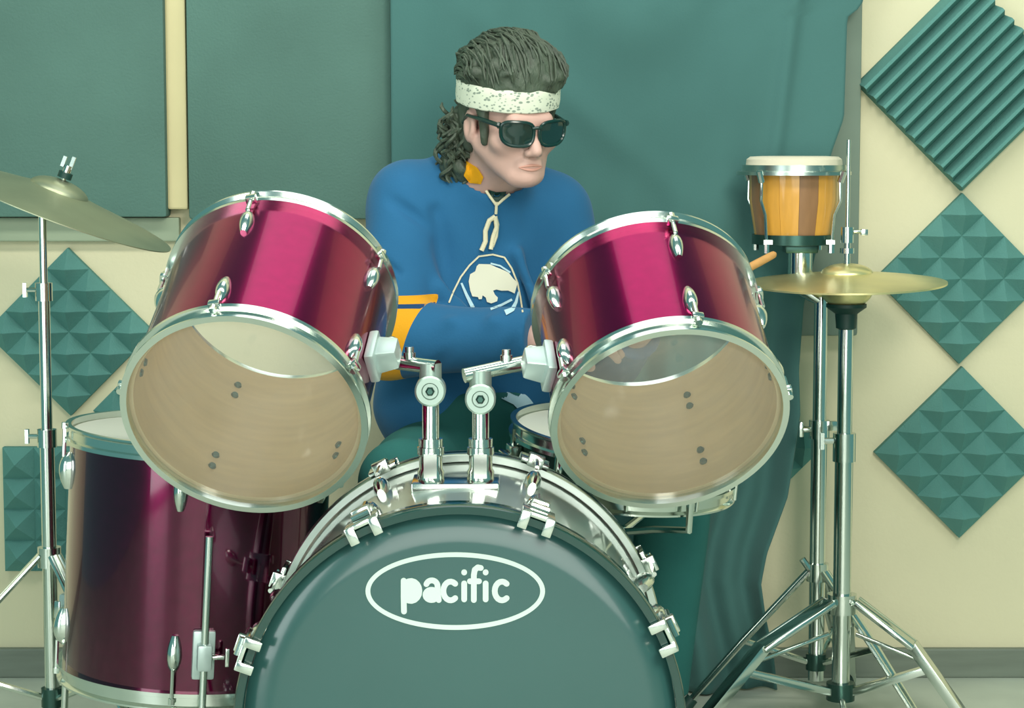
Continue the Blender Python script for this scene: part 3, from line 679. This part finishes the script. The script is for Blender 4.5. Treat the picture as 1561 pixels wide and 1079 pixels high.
# ------------------------------------------------------------------ the drummer: one signed-distance volume per garment, meshed once
class Vol:
    def __init__(s, lo, hi, h):
        s.lo = np.array(lo, np.float32); s.h = h
        s.n = tuple(int(math.ceil((b - a) / h)) + 1 for a, b in zip(lo, hi))
        s.a = np.full(s.n, 0.2, np.float32)
    def win(s, c0, c1, pad):
        i0 = [max(0, int((c0[k] - pad - s.lo[k]) / s.h)) for k in range(3)]
        i1 = [min(s.n[k], int((c1[k] + pad - s.lo[k]) / s.h) + 2) for k in range(3)]
        sl = tuple(slice(i0[k], max(i0[k], i1[k])) for k in range(3))
        g = [(np.arange(sl[k].start, sl[k].stop, dtype=np.float32) * s.h + s.lo[k]) for k in range(3)]
        return sl, g[0][:, None, None], g[1][None, :, None], g[2][None, None, :]
    def put(s, sl, d, k, op):
        o = s.a[sl]
        if op == 'sub': 
            d = -d; h = np.clip(0.5 - 0.5 * (o - d) / k, 0, 1); s.a[sl] = o * (1 - h) + d * h + k * h * (1 - h)
        else:
            h = np.clip(0.5 + 0.5 * (o - d) / k, 0, 1); s.a[sl] = o * (1 - h) + d * h - k * h * (1 - h)
    def cone(s, a, b, r1, r2, k=0.01, op='add'):
        a = np.array(a, float); b = np.array(b, float); rm = max(r1, r2)
        sl, X, Y, Z = s.win(np.minimum(a, b) - rm, np.maximum(a, b) + rm, k + 4 * s.h)
        ab = b - a; L2 = max(ab @ ab, 1e-9)
        t = np.clip(((X - a[0]) * ab[0] + (Y - a[1]) * ab[1] + (Z - a[2]) * ab[2]) / L2, 0, 1)
        d = np.sqrt((X - a[0] - t * ab[0]) ** 2 + (Y - a[1] - t * ab[1]) ** 2 + (Z - a[2] - t * ab[2]) ** 2) - (r1 + (r2 - r1) * t)
        s.put(sl, d.astype(np.float32), k, op)
    def ell(s, c, r, R=None, k=0.01, op='add'):
        c = np.array(c, float)
        if R is not None: r = [q * HS for q in r]
        rm = max(r)
        sl, X, Y, Z = s.win(c - rm, c + rm, k + 4 * s.h)
        x, y, z = X - c[0], Y - c[1], Z - c[2]
        if R is not None:
            x, y, z = (R[0][0] * x + R[1][0] * y + R[2][0] * z, R[0][1] * x + R[1][1] * y + R[2][1] * z, R[0][2] * x + R[1][2] * y + R[2][2] * z)
        k0 = np.sqrt((x / r[0]) ** 2 + (y / r[1]) ** 2 + (z / r[2]) ** 2); k1 = np.sqrt((x / r[0] ** 2) ** 2 + (y / r[1] ** 2) ** 2 + (z / r[2] ** 2) ** 2) + 1e-6
        s.put(sl, (k0 * (k0 - 1) / k1).astype(np.float32), k, op)
    def plane(s, p, n, k=0.002):
        """keep the side the normal points away from"""
        n = np.array(n, float); n /= np.linalg.norm(n)
        g = s.grid(); d = ((g[0] - p[0]) * n[0] + (g[1] - p[1]) * n[1] + (g[2] - p[2]) * n[2]).astype(np.float32)
        s.a = np.maximum(s.a, d)
    def grid(s):
        g = [(np.arange(s.n[k], dtype=np.float32) * s.h + s.lo[k]) for k in range(3)]
        return g[0][:, None, None], g[1][None, :, None], g[2][None, None, :]
    def noise(s, amp, freq, seed, n=10, where=None):
        rng = np.random.default_rng(seed); X, Y, Z = s.grid(); w = np.zeros(s.n, np.float32)
        for _ in range(n):
            v = rng.normal(size=3); v *= freq * rng.uniform(0.6, 1.4) / np.linalg.norm(v)
            w += np.sin(X * v[0] + Y * v[1] + Z * v[2] + rng.uniform(0, 6.28)).astype(np.float32)
        w *= amp / math.sqrt(n)
        s.a += w if where is None else w * where
    def poly(s):
        a = np.clip(s.a, -0.03, 0.03).astype(np.float32)
        g = openvdb.FloatGrid(0.03); g.copyFromArray(a)
        out = g.convertToPolygons(0.0); pts, quads = out[0], out[-1]
        pts = np.asarray(pts, float) * s.h + s.lo; quads = np.asarray(quads, int)
        p0, p1, p2 = pts[quads[:, 0]], pts[quads[:, 1]], pts[quads[:, 2]]
        nn = np.cross(p1 - p0, p2 - p0); vol = np.einsum('ij,ij->', p0, nn)
        if vol < 0: quads = quads[:, ::-1]
        return pts, quads
def vol_obj(name, vol, mats, parent=None, origin=(0, 0, 0), pick=None):
    pts, q = vol.poly(); me = bpy.data.meshes.new(name)
    me.from_pydata((pts - np.array(origin)).tolist(), [], q.tolist())
    for m in mats: me.materials.append(m)
    me.polygons.foreach_set('use_smooth', [True] * len(q))
    if pick is not None: me.polygons.foreach_set('material_index', pick(pts[q].mean(1)).astype(np.int32))
    me.update()
    o = link(name, me, parent)
    return o, pts, q

HC = at(778, 195, 3.64) + Vector((0, 0, 0.014)); HS = 0.93
HR = Matrix.Rotation(D(26), 3, 'Z') @ Matrix.Rotation(D(12), 3, 'X') @ Matrix.Rotation(D(-2), 3, 'Y')
HM = Matrix.Translation(HC) @ HR.to_4x4() @ Matrix.Scale(HS, 4)
HRn = np.array(HR)
def H(x, y, z): return tuple(HM @ Vector((x, y, z)))
# joints
NECK = (-0.045, 3.755, 0.955); CHEST = (-0.055, 3.80, 0.84); PEL = (-0.05, 3.84, 0.50)
SHR = (-0.178, 3.735, 0.948); ELR = (-0.205, 3.63, 0.718); WRR = (0.035, 3.545, 0.722)
SHL = (0.070, 3.80, 0.925); ELL_ = (0.165, 3.76, 0.68); WRL = (0.205, 3.585, 0.735)
HIR = (-0.135, 3.83, 0.475); KNR = (-0.175, 3.46, 0.50); ANR = (-0.125, 3.46, 0.085)
HIL = (0.045, 3.83, 0.475); KNL = (0.285, 3.72, 0.475); ANL = (0.255, 3.73, 0.085)

def hand(v, wrist, fdir, pdir, side, grip):
    """palm + four unequal curled fingers + side thumb. fdir: finger direction, pdir: where the palm faces, side: thumb side"""
    w = np.array(wrist, float); f = np.array(fdir, float); f /= np.linalg.norm(f)
    p = np.array(pdir, float); p -= f * (p @ f); p /= np.linalg.norm(p); s = np.cross(f, p) * side
    v.cone(w, w + f * 0.03, 0.026, 0.026, 0.012)
    for q in (-0.026, -0.009, 0.009, 0.026):
        v.cone(w + f * 0.02 + s * q * 0.7, w + f * 0.082 + s * q, 0.017, 0.0135, 0.008)
    for q, L, c in ((0.029, 0.072, grip), (0.0095, 0.082, grip * 1.03), (-0.0105, 0.076, grip * 1.06), (-0.029, 0.060, grip * 1.1)):
        b = w + f * 0.085 + s * q; ang = 0.25
        for seg, r in ((0.42, 0.0092), (0.33, 0.0085), (0.25, 0.0076)):
            ang += c; e = b + (f * math.cos(ang) + p * math.sin(ang)) * L * seg
            v.cone(b, e, r, r * 0.94, 0.0025); b = e
    b = w + f * 0.028 + s * 0.026 + p * 0.006; m = b + f * 0.030 + s * 0.020 + p * 0.018; e = m + f * 0.026 - s * 0.004 + p * 0.020
    v.cone(b, m, 0.0135, 0.011, 0.008); v.cone(m, e, 0.0105, 0.0085, 0.003)

vb = Vol((-0.36, 3.20, 0.0), (0.60, 4.02, 1.24), 0.0042)
# head
vb.ell(H(0, 0.018, 0.045), (0.073, 0.090, 0.082), HRn)
vb.ell(H(0, -0.028, -0.026), (0.057, 0.064, 0.078), HRn, 0.02)
vb.cone(H(0, -0.040, -0.055), H(0, -0.070, -0.083), 0.046, 0.023, 0.015)
for s in (-1, 1):
    vb.cone(H(s * 0.048, 0.0, -0.042), H(s * 0.018, -0.068, -0.084), 0.021, 0.019, 0.015)
    vb.ell(H(s * 0.041, -0.060, -0.026), (0.024, 0.024, 0.020), HRn, 0.015)
    vb.ell(H(s * 0.073, 0.014, -0.012), (0.009, 0.020, 0.031), HRn, 0.006)
    vb.ell(H(s * 0.081, 0.010, -0.010), (0.006, 0.010, 0.017), HRn, 0.004, 'sub')
    vb.ell(H(s * 0.031, -0.094, -0.004), (0.016, 0.012, 0.011), HRn, 0.012, 'sub')
    vb.ell(H(s * 0.011, -0.100, -0.040), (0.0075, 0.010, 0.007), HRn, 0.006)
vb.cone(H(-0.030, -0.078, 0.014), H(0.030, -0.078, 0.014), 0.014, 0.014, 0.015)
vb.cone(H(0, -0.086, 0.004), H(0, -0.113, -0.034), 0.0075, 0.0095, 0.008)
vb.ell(H(0, -0.088, -0.064), (0.024, 0.012, 0.014), HRn, 0.010)
vb.ell(H(0, -0.086, -0.088), (0.017, 0.014, 0.012), HRn, 0.012)
vb.cone(H(0, 0.018, -0.045), NECK, 0.050, 0.058, 0.02)
# trunk, arms, legs
vb.cone(CHEST, PEL, 0.105, 0.105, 0.03); vb.cone(SHR, SHL, 0.055, 0.052, 0.04); vb.cone(NECK, CHEST, 0.058, 0.09, 0.03)
for a, b, c in ((SHR, ELR, WRR), (SHL, ELL_, WRL)):
    vb.cone(a, b, 0.048, 0.038, 0.02); vb.cone(b, c, 0.038, 0.026, 0.008)
for a, b, c in ((HIR, KNR, ANR), (HIL, KNL, ANL)):
    vb.cone(a, b, 0.074, 0.052, 0.03); vb.cone(b, c, 0.050, 0.034, 0.012)
    f = np.array(c); vb.cone(f + (0, 0.02, -0.045), f + (0, -0.13, -0.055), 0.030, 0.024, 0.02)
hand(vb, WRR, (0.95, -0.12, 0.22), (0.1, 0.6, -0.8), -1, 0.35)
SD_ = (Vector(at(1178, 388, 3.79)) - Vector((0.255, 3.53, 0.765))).normalized()
hand(vb, WRL, (0.35, -0.55, 0.45), (0.5, 0.62, -0.5), 1, 0.95)
BASE = (-0.05, 3.70, 0.0)
lipc = [np.array(H(x, -0.098, -0.066)) for x in (-0.012, 0, 0.012)]
person, bp, bq = vol_obj('person', vb, [m_skin], None, BASE)
person.location = BASE
tag(person, 'seated person in blue jersey, pale headband and dark sunglasses, looking down behind the drums', 'person')
def child(name, mb, m, parent=person, smooth=True, bevel=0.0):
    M = Matrix.Translation(Vector(BASE)).inverted() if parent is person else None
    return obj(name, mb, m, parent, smooth, bevel, M)
for s in (1, -1):
    b = MB(); P = []
    for i in range(11):
        t = i / 10 * 2 - 1; P.append(H(t * 0.023, -0.1005 + 0.008 * t * t, -0.0665 + s * 0.0035 * (1 - t * t) + (0.0012 if s > 0 else -0.0005) * (1 - abs(t))))
    child('lip', b.tube(P, [0.0008 + 0.0016 * (1 - (i / 5 - 1) ** 2) for i in range(11)], 8), m_lip)
for s in (-1, 1):
    e = child('eye', MB().ell((0, 0, 0), (0.0115, 0.0115, 0.0115), HM @ Matrix.Translation((s * 0.031, -0.078, -0.004))), m_white)
    obj('iris', MB().ell((0, 0, 0), (0.0055, 0.002, 0.0055), HM @ Matrix.Translation((s * 0.031, -0.0888, -0.004))), m_hair, e)

# hair ----------------------------------------------------------------
vh = Vol(tuple(np.array(HC) - 0.20), tuple(np.array(HC) + (0.16, 0.2, 0.21)), 0.0036)
vh.ell(H(0, 0.020, 0.076), (0.0845, 0.104, 0.074), HRn)
vh.ell(H(0, 0.018, 0.070), (0.0865, 0.1060, 0.055), HRn)
vh.ell(H(0.008, -0.042, 0.082), (0.066, 0.048, 0.056), HRn, 0.02)
vh.ell(H(0, 0.010, 0.108), (0.066, 0.072, 0.034), HRn, 0.02)
rng = random.Random(3)
for _ in range(70):
    a = rng.uniform(-PI, PI); e = rng.uniform(0.15, 1.4)
    p = (0.082 * math.cos(e) * math.sin(a), 0.014 - 0.100 * math.cos(e) * math.cos(a), 0.076 + 0.066 * math.sin(e))
    vh.ell(H(*p), (0.017, 0.017, 0.009), HRn, 0.008)
X, Y, Z = vh.grid()
lx = [sum(HRn[j][i] * (g - HC[j]) for j, g in enumerate((X, Y, Z))) / HS for i in range(3)]
cut = 0.063 - lx[2]                                                     # crown ends under the headband
vh.a = np.maximum(vh.a, cut.astype(np.float32))
vh.ell(H(0, 0.055, 0.0), (0.074, 0.058, 0.072), HRn, 0.01)               # back of the head below the band
for s in (-1, 1):
    vh.cone(H(s * 0.068, -0.022, 0.035), H(s * 0.064, -0.030, -0.034), 0.012, 0.006, 0.008)
for _ in range(120):                                                    # curls over the nape
    t = rng.random(); x = rng.uniform(-0.078, 0.070) * (1 - 0.15 * t)
    p = (x * 1.08, 0.090 + rng.uniform(-0.035, 0.028) - abs(x) * 0.22 + 0.030 * max(0, t - 0.35), -0.005 - 0.118 * t)
    r = rng.uniform(0.012, 0.021)
    vh.ell(H(*p), (r, r, r * 1.1), HRn, 0.006)
vh.noise(0.0016, 260, 5, 12)
hair, hp_, hq_ = vol_obj('hair', vh, [m_hair], person, BASE)
HT0 = BVHTree.FromPolygons([Vector(p) for p in hp_], [tuple(map(int, q)) for q in hq_])
b = MB(); c0 = Vector(H(0, 0.02, 0.03))
for _ in range(420):                                                    # swept-back strands over the crown
    lat = rng.uniform(-1.25, 1.25); s0 = rng.uniform(-1.5, 0.9); ln = rng.uniform(0.5, 1.1); P = []
    lift = rng.uniform(-0.0005, 0.0035); wob = rng.uniform(0, 6.28)
    for i in range(7):
        t = i / 6; f = s0 + ln * t; la = lat * (1 - 0.12 * t) + 0.05 * math.sin(wob + 3 * t)
        dl = Vector((math.sin(la), math.sin(f) * math.cos(la), math.cos(f) * math.cos(la)))
        hit = HT0.ray_cast(c0 + HR @ dl * 0.3, -(HR @ dl))
        if hit[0] is None: continue
        lp = HR.transposed() @ (hit[0] - HC) / HS
        if lp.z < 0.068: break
        P.append(hit[0] + HR @ dl * (lift + 0.002 * math.sin(PI * t)))
    if len(P) > 3: b.tube(P, [0.0008] + [0.0022] * (len(P) - 2) + [0.0006], 5)
for _ in range(190):                                                    # loose curls over the nape
    t0 = rng.random(); x = rng.uniform(-0.082, 0.072); y = 0.085 + rng.uniform(-0.04, 0.03) - abs(x) * 0.25; z = 0.02 - 0.10 * t0
    ln = rng.uniform(0.04, 0.075); rr = rng.uniform(0.005, 0.010); ph = rng.uniform(0, 6.28); tw = rng.choice((-1, 1)) * rng.uniform(7, 12)
    out = 0.012 + 0.012 * rng.random(); sx = -1 if x < 0 else 1
    P = [H(x + sx * out * 0.5 + rr * math.cos(ph + tw * t), y + out + rr * math.sin(ph + tw * t), max(-0.150, z - ln * t)) for t in [i / 11 for i in range(12)]]
    b.tube(P, [0.0016] + [0.0034] * 9 + [0.0026, 0.001], 6)
st = child('hair_strands', b, m_hair); st['kind'] = 'stuff'
# headband ------------------------------------------------------------
b = MB(); n = 72; prof = [(0, 0.026), (0.003, 0.028), (0.0045, 0.040), (0.004, 0.054), (0.0045, 0.064), (0.002, 0.068), (-0.004, 0.067), (-0.004, 0.028)]
V = []
for i in range(n):
    a = 2 * PI * i / n; w = 0.0004 * math.sin(9 * a) + 0.0003 * math.sin(23 * a)
    for o_, z in prof:
        V.append(H((0.0855 + o_ + w) * math.sin(a), 0.017 - (0.1065 + o_ + w) * math.cos(a), z + 0.003 * math.sin(a + 1) + (0.0004 * math.sin(14 * a))))
k = len(prof)
F = [(i * k + j, ((i + 1) % n) * k + j, ((i + 1) % n) * k + (j + 1) % k, i * k + (j + 1) % k) for i in range(n) for j in range(k)]
child('headband', b.add(V, F), m_bandana)
# sunglasses ----------------------------------------------------------
def lens_outline(s, n=28):
    P = []
    for i in range(n):
        a = 2 * PI * i / n; ca, sa = math.cos(a), math.sin(a)
        x = 0.0285 * math.copysign(abs(ca) ** 0.62, ca) * (1 + 0.10 * sa); z = 0.0215 * math.copysign(abs(sa) ** 0.7, sa)
        z += 0.002 * ca                                                 # outer corner sits higher
        xx = s * (0.034 + x)
        P.append((xx, -0.1085 + 6.0 * (abs(xx) - 0.01) ** 2, z - 0.004))
    return P
fr = MB()
for s in (-1, 1): fr.tube([H(*p) for p in lens_outline(s)], 0.0030, 8, closed=True)
fr.tube([H(-0.009, -0.109, 0.006), H(0, -0.112, 0.008), H(0.009, -0.109, 0.006)], 0.003, 8)
for s in (-1, 1):
    fr.tube([H(s * 0.064, -0.092, 0.010), H(s * 0.067, -0.089, 0.010)], 0.0055, 8)
sg = child('sunglasses', fr, m_frame)
for s in (-1, 1):
    P = lens_outline(s); c = np.mean(P, 0); b = MB(); n = len(P)
    V = [H(c[0], c[1] - 0.002, c[2])] + [H(*p) for p in P]
    obj('lens', b.add(V, [(0, 1 + i, 1 + (i + 1) % n) for i in range(n)]), m_glass, sg)
    obj('temple', MB().tube([H(s * 0.066, -0.089, 0.010), H(s * 0.076, -0.03, 0.010), H(s * 0.080, 0.012, 0.008), H(s * 0.078, 0.034, -0.010)], [0.0042, 0.0036, 0.003, 0.0026], 8), m_frame, sg)

# jersey --------------------------------------------------------------
vj = Vol((-0.34, 3.44, 0.44), (0.34, 4.02, 1.06), 0.005)
vj.cone((-0.055, 3.80, 0.86), (-0.055, 3.845, 0.53), 0.132, 0.146, 0.03)
vj.cone((-0.12, 3.775, 0.88), (-0.14, 3.80, 0.58), 0.085, 0.10, 0.05)
vj.cone((0.02, 3.82, 0.86), (0.02, 3.84, 0.58), 0.085, 0.10, 0.05)
vj.cone(SHR, SHL, 0.068, 0.064, 0.05); vj.cone(np.array(NECK) + (0, 0, -0.03), np.array(NECK) + (0.008, -0.022, 0.012), 0.074, 0.068, 0.02)
vj.cone((-0.10, 3.77, 0.985), (0.02, 3.80, 0.968), 0.050, 0.046, 0.04)
vj.cone(SHR, ELR, 0.066, 0.062, 0.03); vj.cone(ELR, WRR, 0.064, 0.050, 0.012)
vj.cone(SHL, ELL_, 0.066, 0.060, 0.03); vj.cone(ELL_, WRL, 0.060, 0.048, 0.012)
# folds
for a, b, r in (((-0.16, 3.66, 0.86), (-0.08, 3.655, 0.72), 0.012), ((-0.12, 3.65, 0.80), (-0.02, 3.65, 0.70), 0.011), ((0.01, 3.68, 0.86), (0.06, 3.69, 0.72), 0.013), ((-0.235, 3.66, 0.86), (-0.22, 3.60, 0.76), 0.010), ((-0.15, 3.585, 0.70), (-0.10, 3.545, 0.755), 0.009), ((-0.06, 3.55, 0.69), (-0.03, 3.525, 0.755), 0.008)):
    vj.cone(a, b, r, r * 0.6, 0.02)
vj.cone((-0.125, 3.665, 0.93), (-0.10, 3.655, 0.74), 0.010, 0.010, 0.016, 'sub')
for a, b, r in (((-0.225, 3.655, 0.965), (-0.135, 3.655, 0.905), 0.008), ((-0.245, 3.60, 0.83), (-0.165, 3.575, 0.785), 0.008), ((-0.26, 3.64, 0.88), (-0.19, 3.615, 0.83), 0.007), ((-0.09, 3.66, 0.93), (-0.05, 3.64, 0.84), 0.007), ((0.03, 3.69, 0.93), (0.05, 3.67, 0.80), 0.008), ((-0.13, 3.565, 0.665), (-0.10, 3.51, 0.72), 0.006), ((-0.02, 3.53, 0.665), (0.0, 3.49, 0.74), 0.006)):
    vj.cone(a, b, r, r * 0.7, 0.014, 'sub')
vj.noise(0.0036, 24, 11, 8); vj.noise(0.0010, 70, 12, 8)
fw = np.array(WRR) - np.array(ELR); fw /= np.linalg.norm(fw); fl = np.array(WRL) - np.array(ELL_); fl /= np.linalg.norm(fl)
def cut_tip(v, p, n, c, rad):
    n = np.array(n); X, Y, Z = v.grid(); d = (X - p[0]) * n[0] + (Y - p[1]) * n[1] + (Z - p[2]) * n[2]
    near = ((X - c[0]) ** 2 + (Y - c[1]) ** 2 + (Z - c[2]) ** 2) < rad ** 2
    v.a = np.where(near, np.maximum(v.a, d), v.a).astype(np.float32)
cut_tip(vj, WRR, fw, WRR, 0.075); cut_tip(vj, WRL, fl, WRL, 0.07)
vj.cone(NECK, H(0, 0.02, -0.045), 0.058, 0.058, 0.006, 'sub')
vj.plane((0, 0, 0.515), (0, 0, -1))
E0 = np.array(ELR)
def sleeve_bands(c):
    """signed widths of the sewn sleeve bands, positive inside the band"""
    t = (c - E0) @ fw
    rad = np.linalg.norm(c - E0 - np.outer(np.clip(t, -0.1, 0.3), fw), axis=1)
    skew = t - (c[:, 2] - 0.72) * 0.344
    band = np.minimum.reduce([0.083 - rad, 3.72 - c[:, 1], 0.794 - c[:, 2], skew + 0.10, 0.052 - skew])
    line = np.minimum.reduce([band, 0.0035 - np.abs(c[:, 2] - 0.777)])
    return band, line
jersey, jp, jq = vol_obj('jersey', vj, [m_jersey], person, BASE)
for nm, val in zip(('band', 'line'), sleeve_bands(jp)):
    jersey.data.attributes.new(nm, 'FLOAT', 'POINT').data.foreach_set('value', val.astype(np.float32))
nt = m_jersey.node_tree; pb = nt.nodes['Principled BSDF']; src = pb.inputs['Base Color'].links[0].from_socket
for nm, rgb in (('band', (226, 160, 30)), ('line', (24, 66, 108))):
    at_ = nt.nodes.new('ShaderNodeAttribute'); at_.attribute_name = nm
    gt = nt.nodes.new('ShaderNodeMath'); gt.operation = 'GREATER_THAN'; gt.inputs[1].default_value = 0.0
    mx = nt.nodes.new('ShaderNodeMix'); mx.data_type = 'RGBA'; mx.inputs[7].default_value = (*lin(rgb), 1)
    nt.links.new(at_.outputs['Fac'], gt.inputs[0]); nt.links.new(gt.outputs[0], mx.inputs[0]); nt.links.new(src, mx.inputs[6]); src = mx.outputs[2]
nt.links.new(src, pb.inputs['Base Color'])
EYEV = Vector((0, 0, EYE))
def tree_of(p, q): return BVHTree.FromPolygons([Vector(x) for x in p], [tuple(map(int, f)) for f in q])
BT = tree_of(bp, bq); HT = tree_of(hp_, hq_)
def onto(tree, u, v, lift, Yfall=3.68):
    d = (at(u, v, 1.0) - EYEV).normalized()
    h = [x for x in (t.ray_cast(EYEV, d) for t in (tree if isinstance(tree, tuple) else (tree,))) if x[0] is not None]
    return (min(h, key=lambda x: x[3])[0] if h else at(u, v, Yfall)) - d * lift
JT = tree_of(jp, jq); JB = (JT, BT); JBH = (JT, BT, HT)
def ribbon(b, tree, P, w, lift, n=6):
    L = []
    for i in range(len(P) - 1):
        for j in range(n): L.append(Vector(P[i]).lerp(Vector(P[i + 1]), j / n))
    L.append(Vector(P[-1])); V = []
    ws = w if isinstance(w, (list, tuple)) else [w] * 2
    for i, p in enumerate(L):
        t = (L[min(i + 1, len(L) - 1)] - L[max(i - 1, 0)]).normalized(); nn = Vector((-t.y, t.x)); ww = ws[0] + (ws[-1] - ws[0]) * i / (len(L) - 1)
        V += [onto(tree, *(p + nn * ww * s), lift) for s in (-0.5, 0, 0.5)]
    F = []
    for i in range(len(L) - 1):
        for s in (0, 1): F.append((3 * i + s, 3 * i + s + 1, 3 * i + s + 4, 3 * i + s + 3))
    return b.add(V, F)
def blob(b, tree, P, lift, step=4.0):
    pts = [Vector(p) for p in P]; n = len(pts); xs = [p.x for p in pts]; ys = [p.y for p in pts]
    extra = [Vector((x, y)) for x in np.arange(min(xs) + step, max(xs), step) for y in np.arange(min(ys) + step, max(ys), step)]
    vs, es, fs, *_ = delaunay_2d_cdt(pts + extra, [], [list(range(n))], 1, 0.01)
    return b.add([onto(tree, v.x, v.y, lift) for v in vs], [tuple(f) for f in fs])
def cz(x, y): return (680 + 0.2225 * x, 320 + 0.2225 * y)
BUFF = [(225, 370), (300, 372), (345, 392), (395, 412), (430, 430), (460, 470), (490, 498), (482, 530), (470, 572), (445, 560), (425, 552), (380, 553), (345, 545), (322, 552), (335, 580), (355, 600), (350, 625), (310, 640), (280, 630), (272, 600), (250, 585), (245, 610), (225, 612), (218, 596), (180, 592), (165, 550), (155, 490), (165, 440), (200, 420), (210, 385)]
child('crest', blob(MB(), JT, [cz(*p) for p in BUFF], 0.003), m_white)
b = MB()
ribbon(b, JT, [cz(105, 500), cz(140, 580), cz(185, 670)], [3.0, 6.0], 0.003)
ribbon(b, JT, [cz(305, 678), cz(380, 650), cz(452, 613)], 3.6, 0.003)
ribbon(b, JT, [cz(405, 702), cz(455, 680), cz(480, 630), cz(497, 560)], [8.5, 2.5], 0.003)
ribbon(b, JT, [cz(305, 366), cz(370, 382), cz(440, 428)], 2.6, 0.003)
child('crest_blade', b, m_pale)
child('crest_outline', ribbon(MB(), JT, [cz(*p) for p in ((20, 635), (50, 560), (100, 460), (160, 380), (225, 318), (320, 305), (400, 325), (450, 400), (490, 500), (510, 600), (525, 700))], 2.6, 0.002), m_lace)
# collar: yellow lining flap, dark undershirt, laces
child('collar_lining', blob(MB(), JBH, [(710, 244), (728, 256), (737, 270), (733, 281), (716, 279), (707, 268)], 0.004), m_yellow)
child('undershirt', blob(MB(), JB, [(744, 289), (757, 293), (772, 292), (768, 302), (758, 311), (750, 302)], 0.003), m_black)
def lace_path(P, lift=0.005): return [onto(JB, *p, lift) for p in P]
lc = MB()
lc.tube(lace_path([(741, 291), (748, 301), (756, 312)]), 0.0024, 8); lc.tube(lace_path([(777, 296), (767, 304), (757, 313)]), 0.0024, 8)
lc.tube(lace_path([(757, 308), (756, 326)]), 0.0026, 8)
lc.tube(lace_path([(755, 330), (746, 336), (740, 352), (740, 368), (734, 382)], 0.007), 0.0042, 8)
lc.tube(lace_path([(755, 330), (757, 346), (752, 360), (748, 380)], 0.008), 0.0038, 8)
lc.tube(lace_path([(755, 330), (758, 342), (756, 360), (750, 376)], 0.006), 0.0036, 8)
child('laces', lc, m_lace)

# trousers and shoes --------------------------------------------------
vt = Vol((-0.34, 3.32, 0.05), (0.60, 4.02, 0.66), 0.006)
vt.cone((-0.05, 3.84, 0.585), (-0.05, 3.84, 0.48), 0.134, 0.14, 0.03)
vt.cone((-0.05, 3.74, 0.56), (-0.05, 3.78, 0.50), 0.085, 0.10, 0.04)
for a, b, c in ((HIR, KNR, ANR), (HIL, KNL, ANL)):
    vt.cone(a, b, 0.094, 0.070, 0.05); vt.cone(b, c, 0.068, 0.055, 0.02)
vt.noise(0.0025, 30, 21, 8)
vt.plane((0, 0, 0.085), (0, 0, -1))
vt.plane((0, 0, 0.62), (0, 0, 1))
trousers, tp, tq = vol_obj('trousers', vt, [m_trouser], person, BASE)
TT = BVHTree.FromPolygons([Vector(p) for p in tp], [tuple(map(int, q)) for q in tq])
child('trouser_stripe', ribbon(MB(), TT, [(770, 596), (790, 606), (806, 622), (818, 640)], 25, 0.004), m_pale)
for c in (ANR, ANL):
    vs = Vol((c[0] - 0.08, c[1] - 0.22, 0.0), (c[0] + 0.08, c[1] + 0.12, 0.14), 0.005); f = np.array(c)
    vs.cone(f + (0, 0.02, -0.042), f + (0, -0.13, -0.052), 0.041, 0.034, 0.02); vs.cone(f + (0, 0.01, 0.01), f + (0, 0, -0.04), 0.044, 0.042, 0.02)
    vs.plane((0, 0, 0.002), (0, 0, -1)); vs.plane((0, 0, 0.105), (0, 0, 1))
    vol_obj('shoe', vs, [m_shoe], person, BASE)

# throne --------------------------------------------------------------
th = thing('drum_throne', 'round dark drum throne under the seated person', 'stool', (-0.05, 3.86, 0))
obj('seat', MB().lathe([(0, 0.27), (0.14, 0.27), (0.155, 0.285), (0.155, 0.325), (0.14, 0.342), (0, 0.346)], 40), m_black, th)
obj('post', MB().tube([(0, 0, 0.06), (0, 0, 0.275)], 0.014, 14), m_chrome, th)
for k in range(3):
    an = D(30 + 120 * k); d = Vector((math.cos(an), math.sin(an), 0))
    lg = obj('leg', MB().tube([d * 0.012 + Vector((0, 0, 0.2)), d * 0.17 + Vector((0, 0, 0.012))], 0.008, 8), m_chrome, th)
    obj('rubber_foot', MB().tube([d * 0.165 + Vector((0, 0, 0.016)), d * 0.178], [0.011, 0.012], 10), m_black, lg)

# drumstick in the hidden left hand ------------------------------------
hp = Vector(WRL) + Vector((0.35, -0.55, 0.45)).normalized() * 0.092 + Vector((0.30, 0.37, -0.3)).normalized() * 0.024
tip = at(1181, 387, 3.79); dd = (tip - hp).normalized()
ds = MB().tube([hp - dd * 0.09, hp - dd * 0.086, tip - dd * 0.06, tip - dd * 0.014, tip - dd * 0.004, tip], [0.005, 0.0072, 0.0072, 0.0068, 0.0062, 0.004], 12)
tag(obj('drumstick', ds, m_stick), 'pale wooden drumstick poking out behind the right rack tom toward the bongo', 'drumstick')
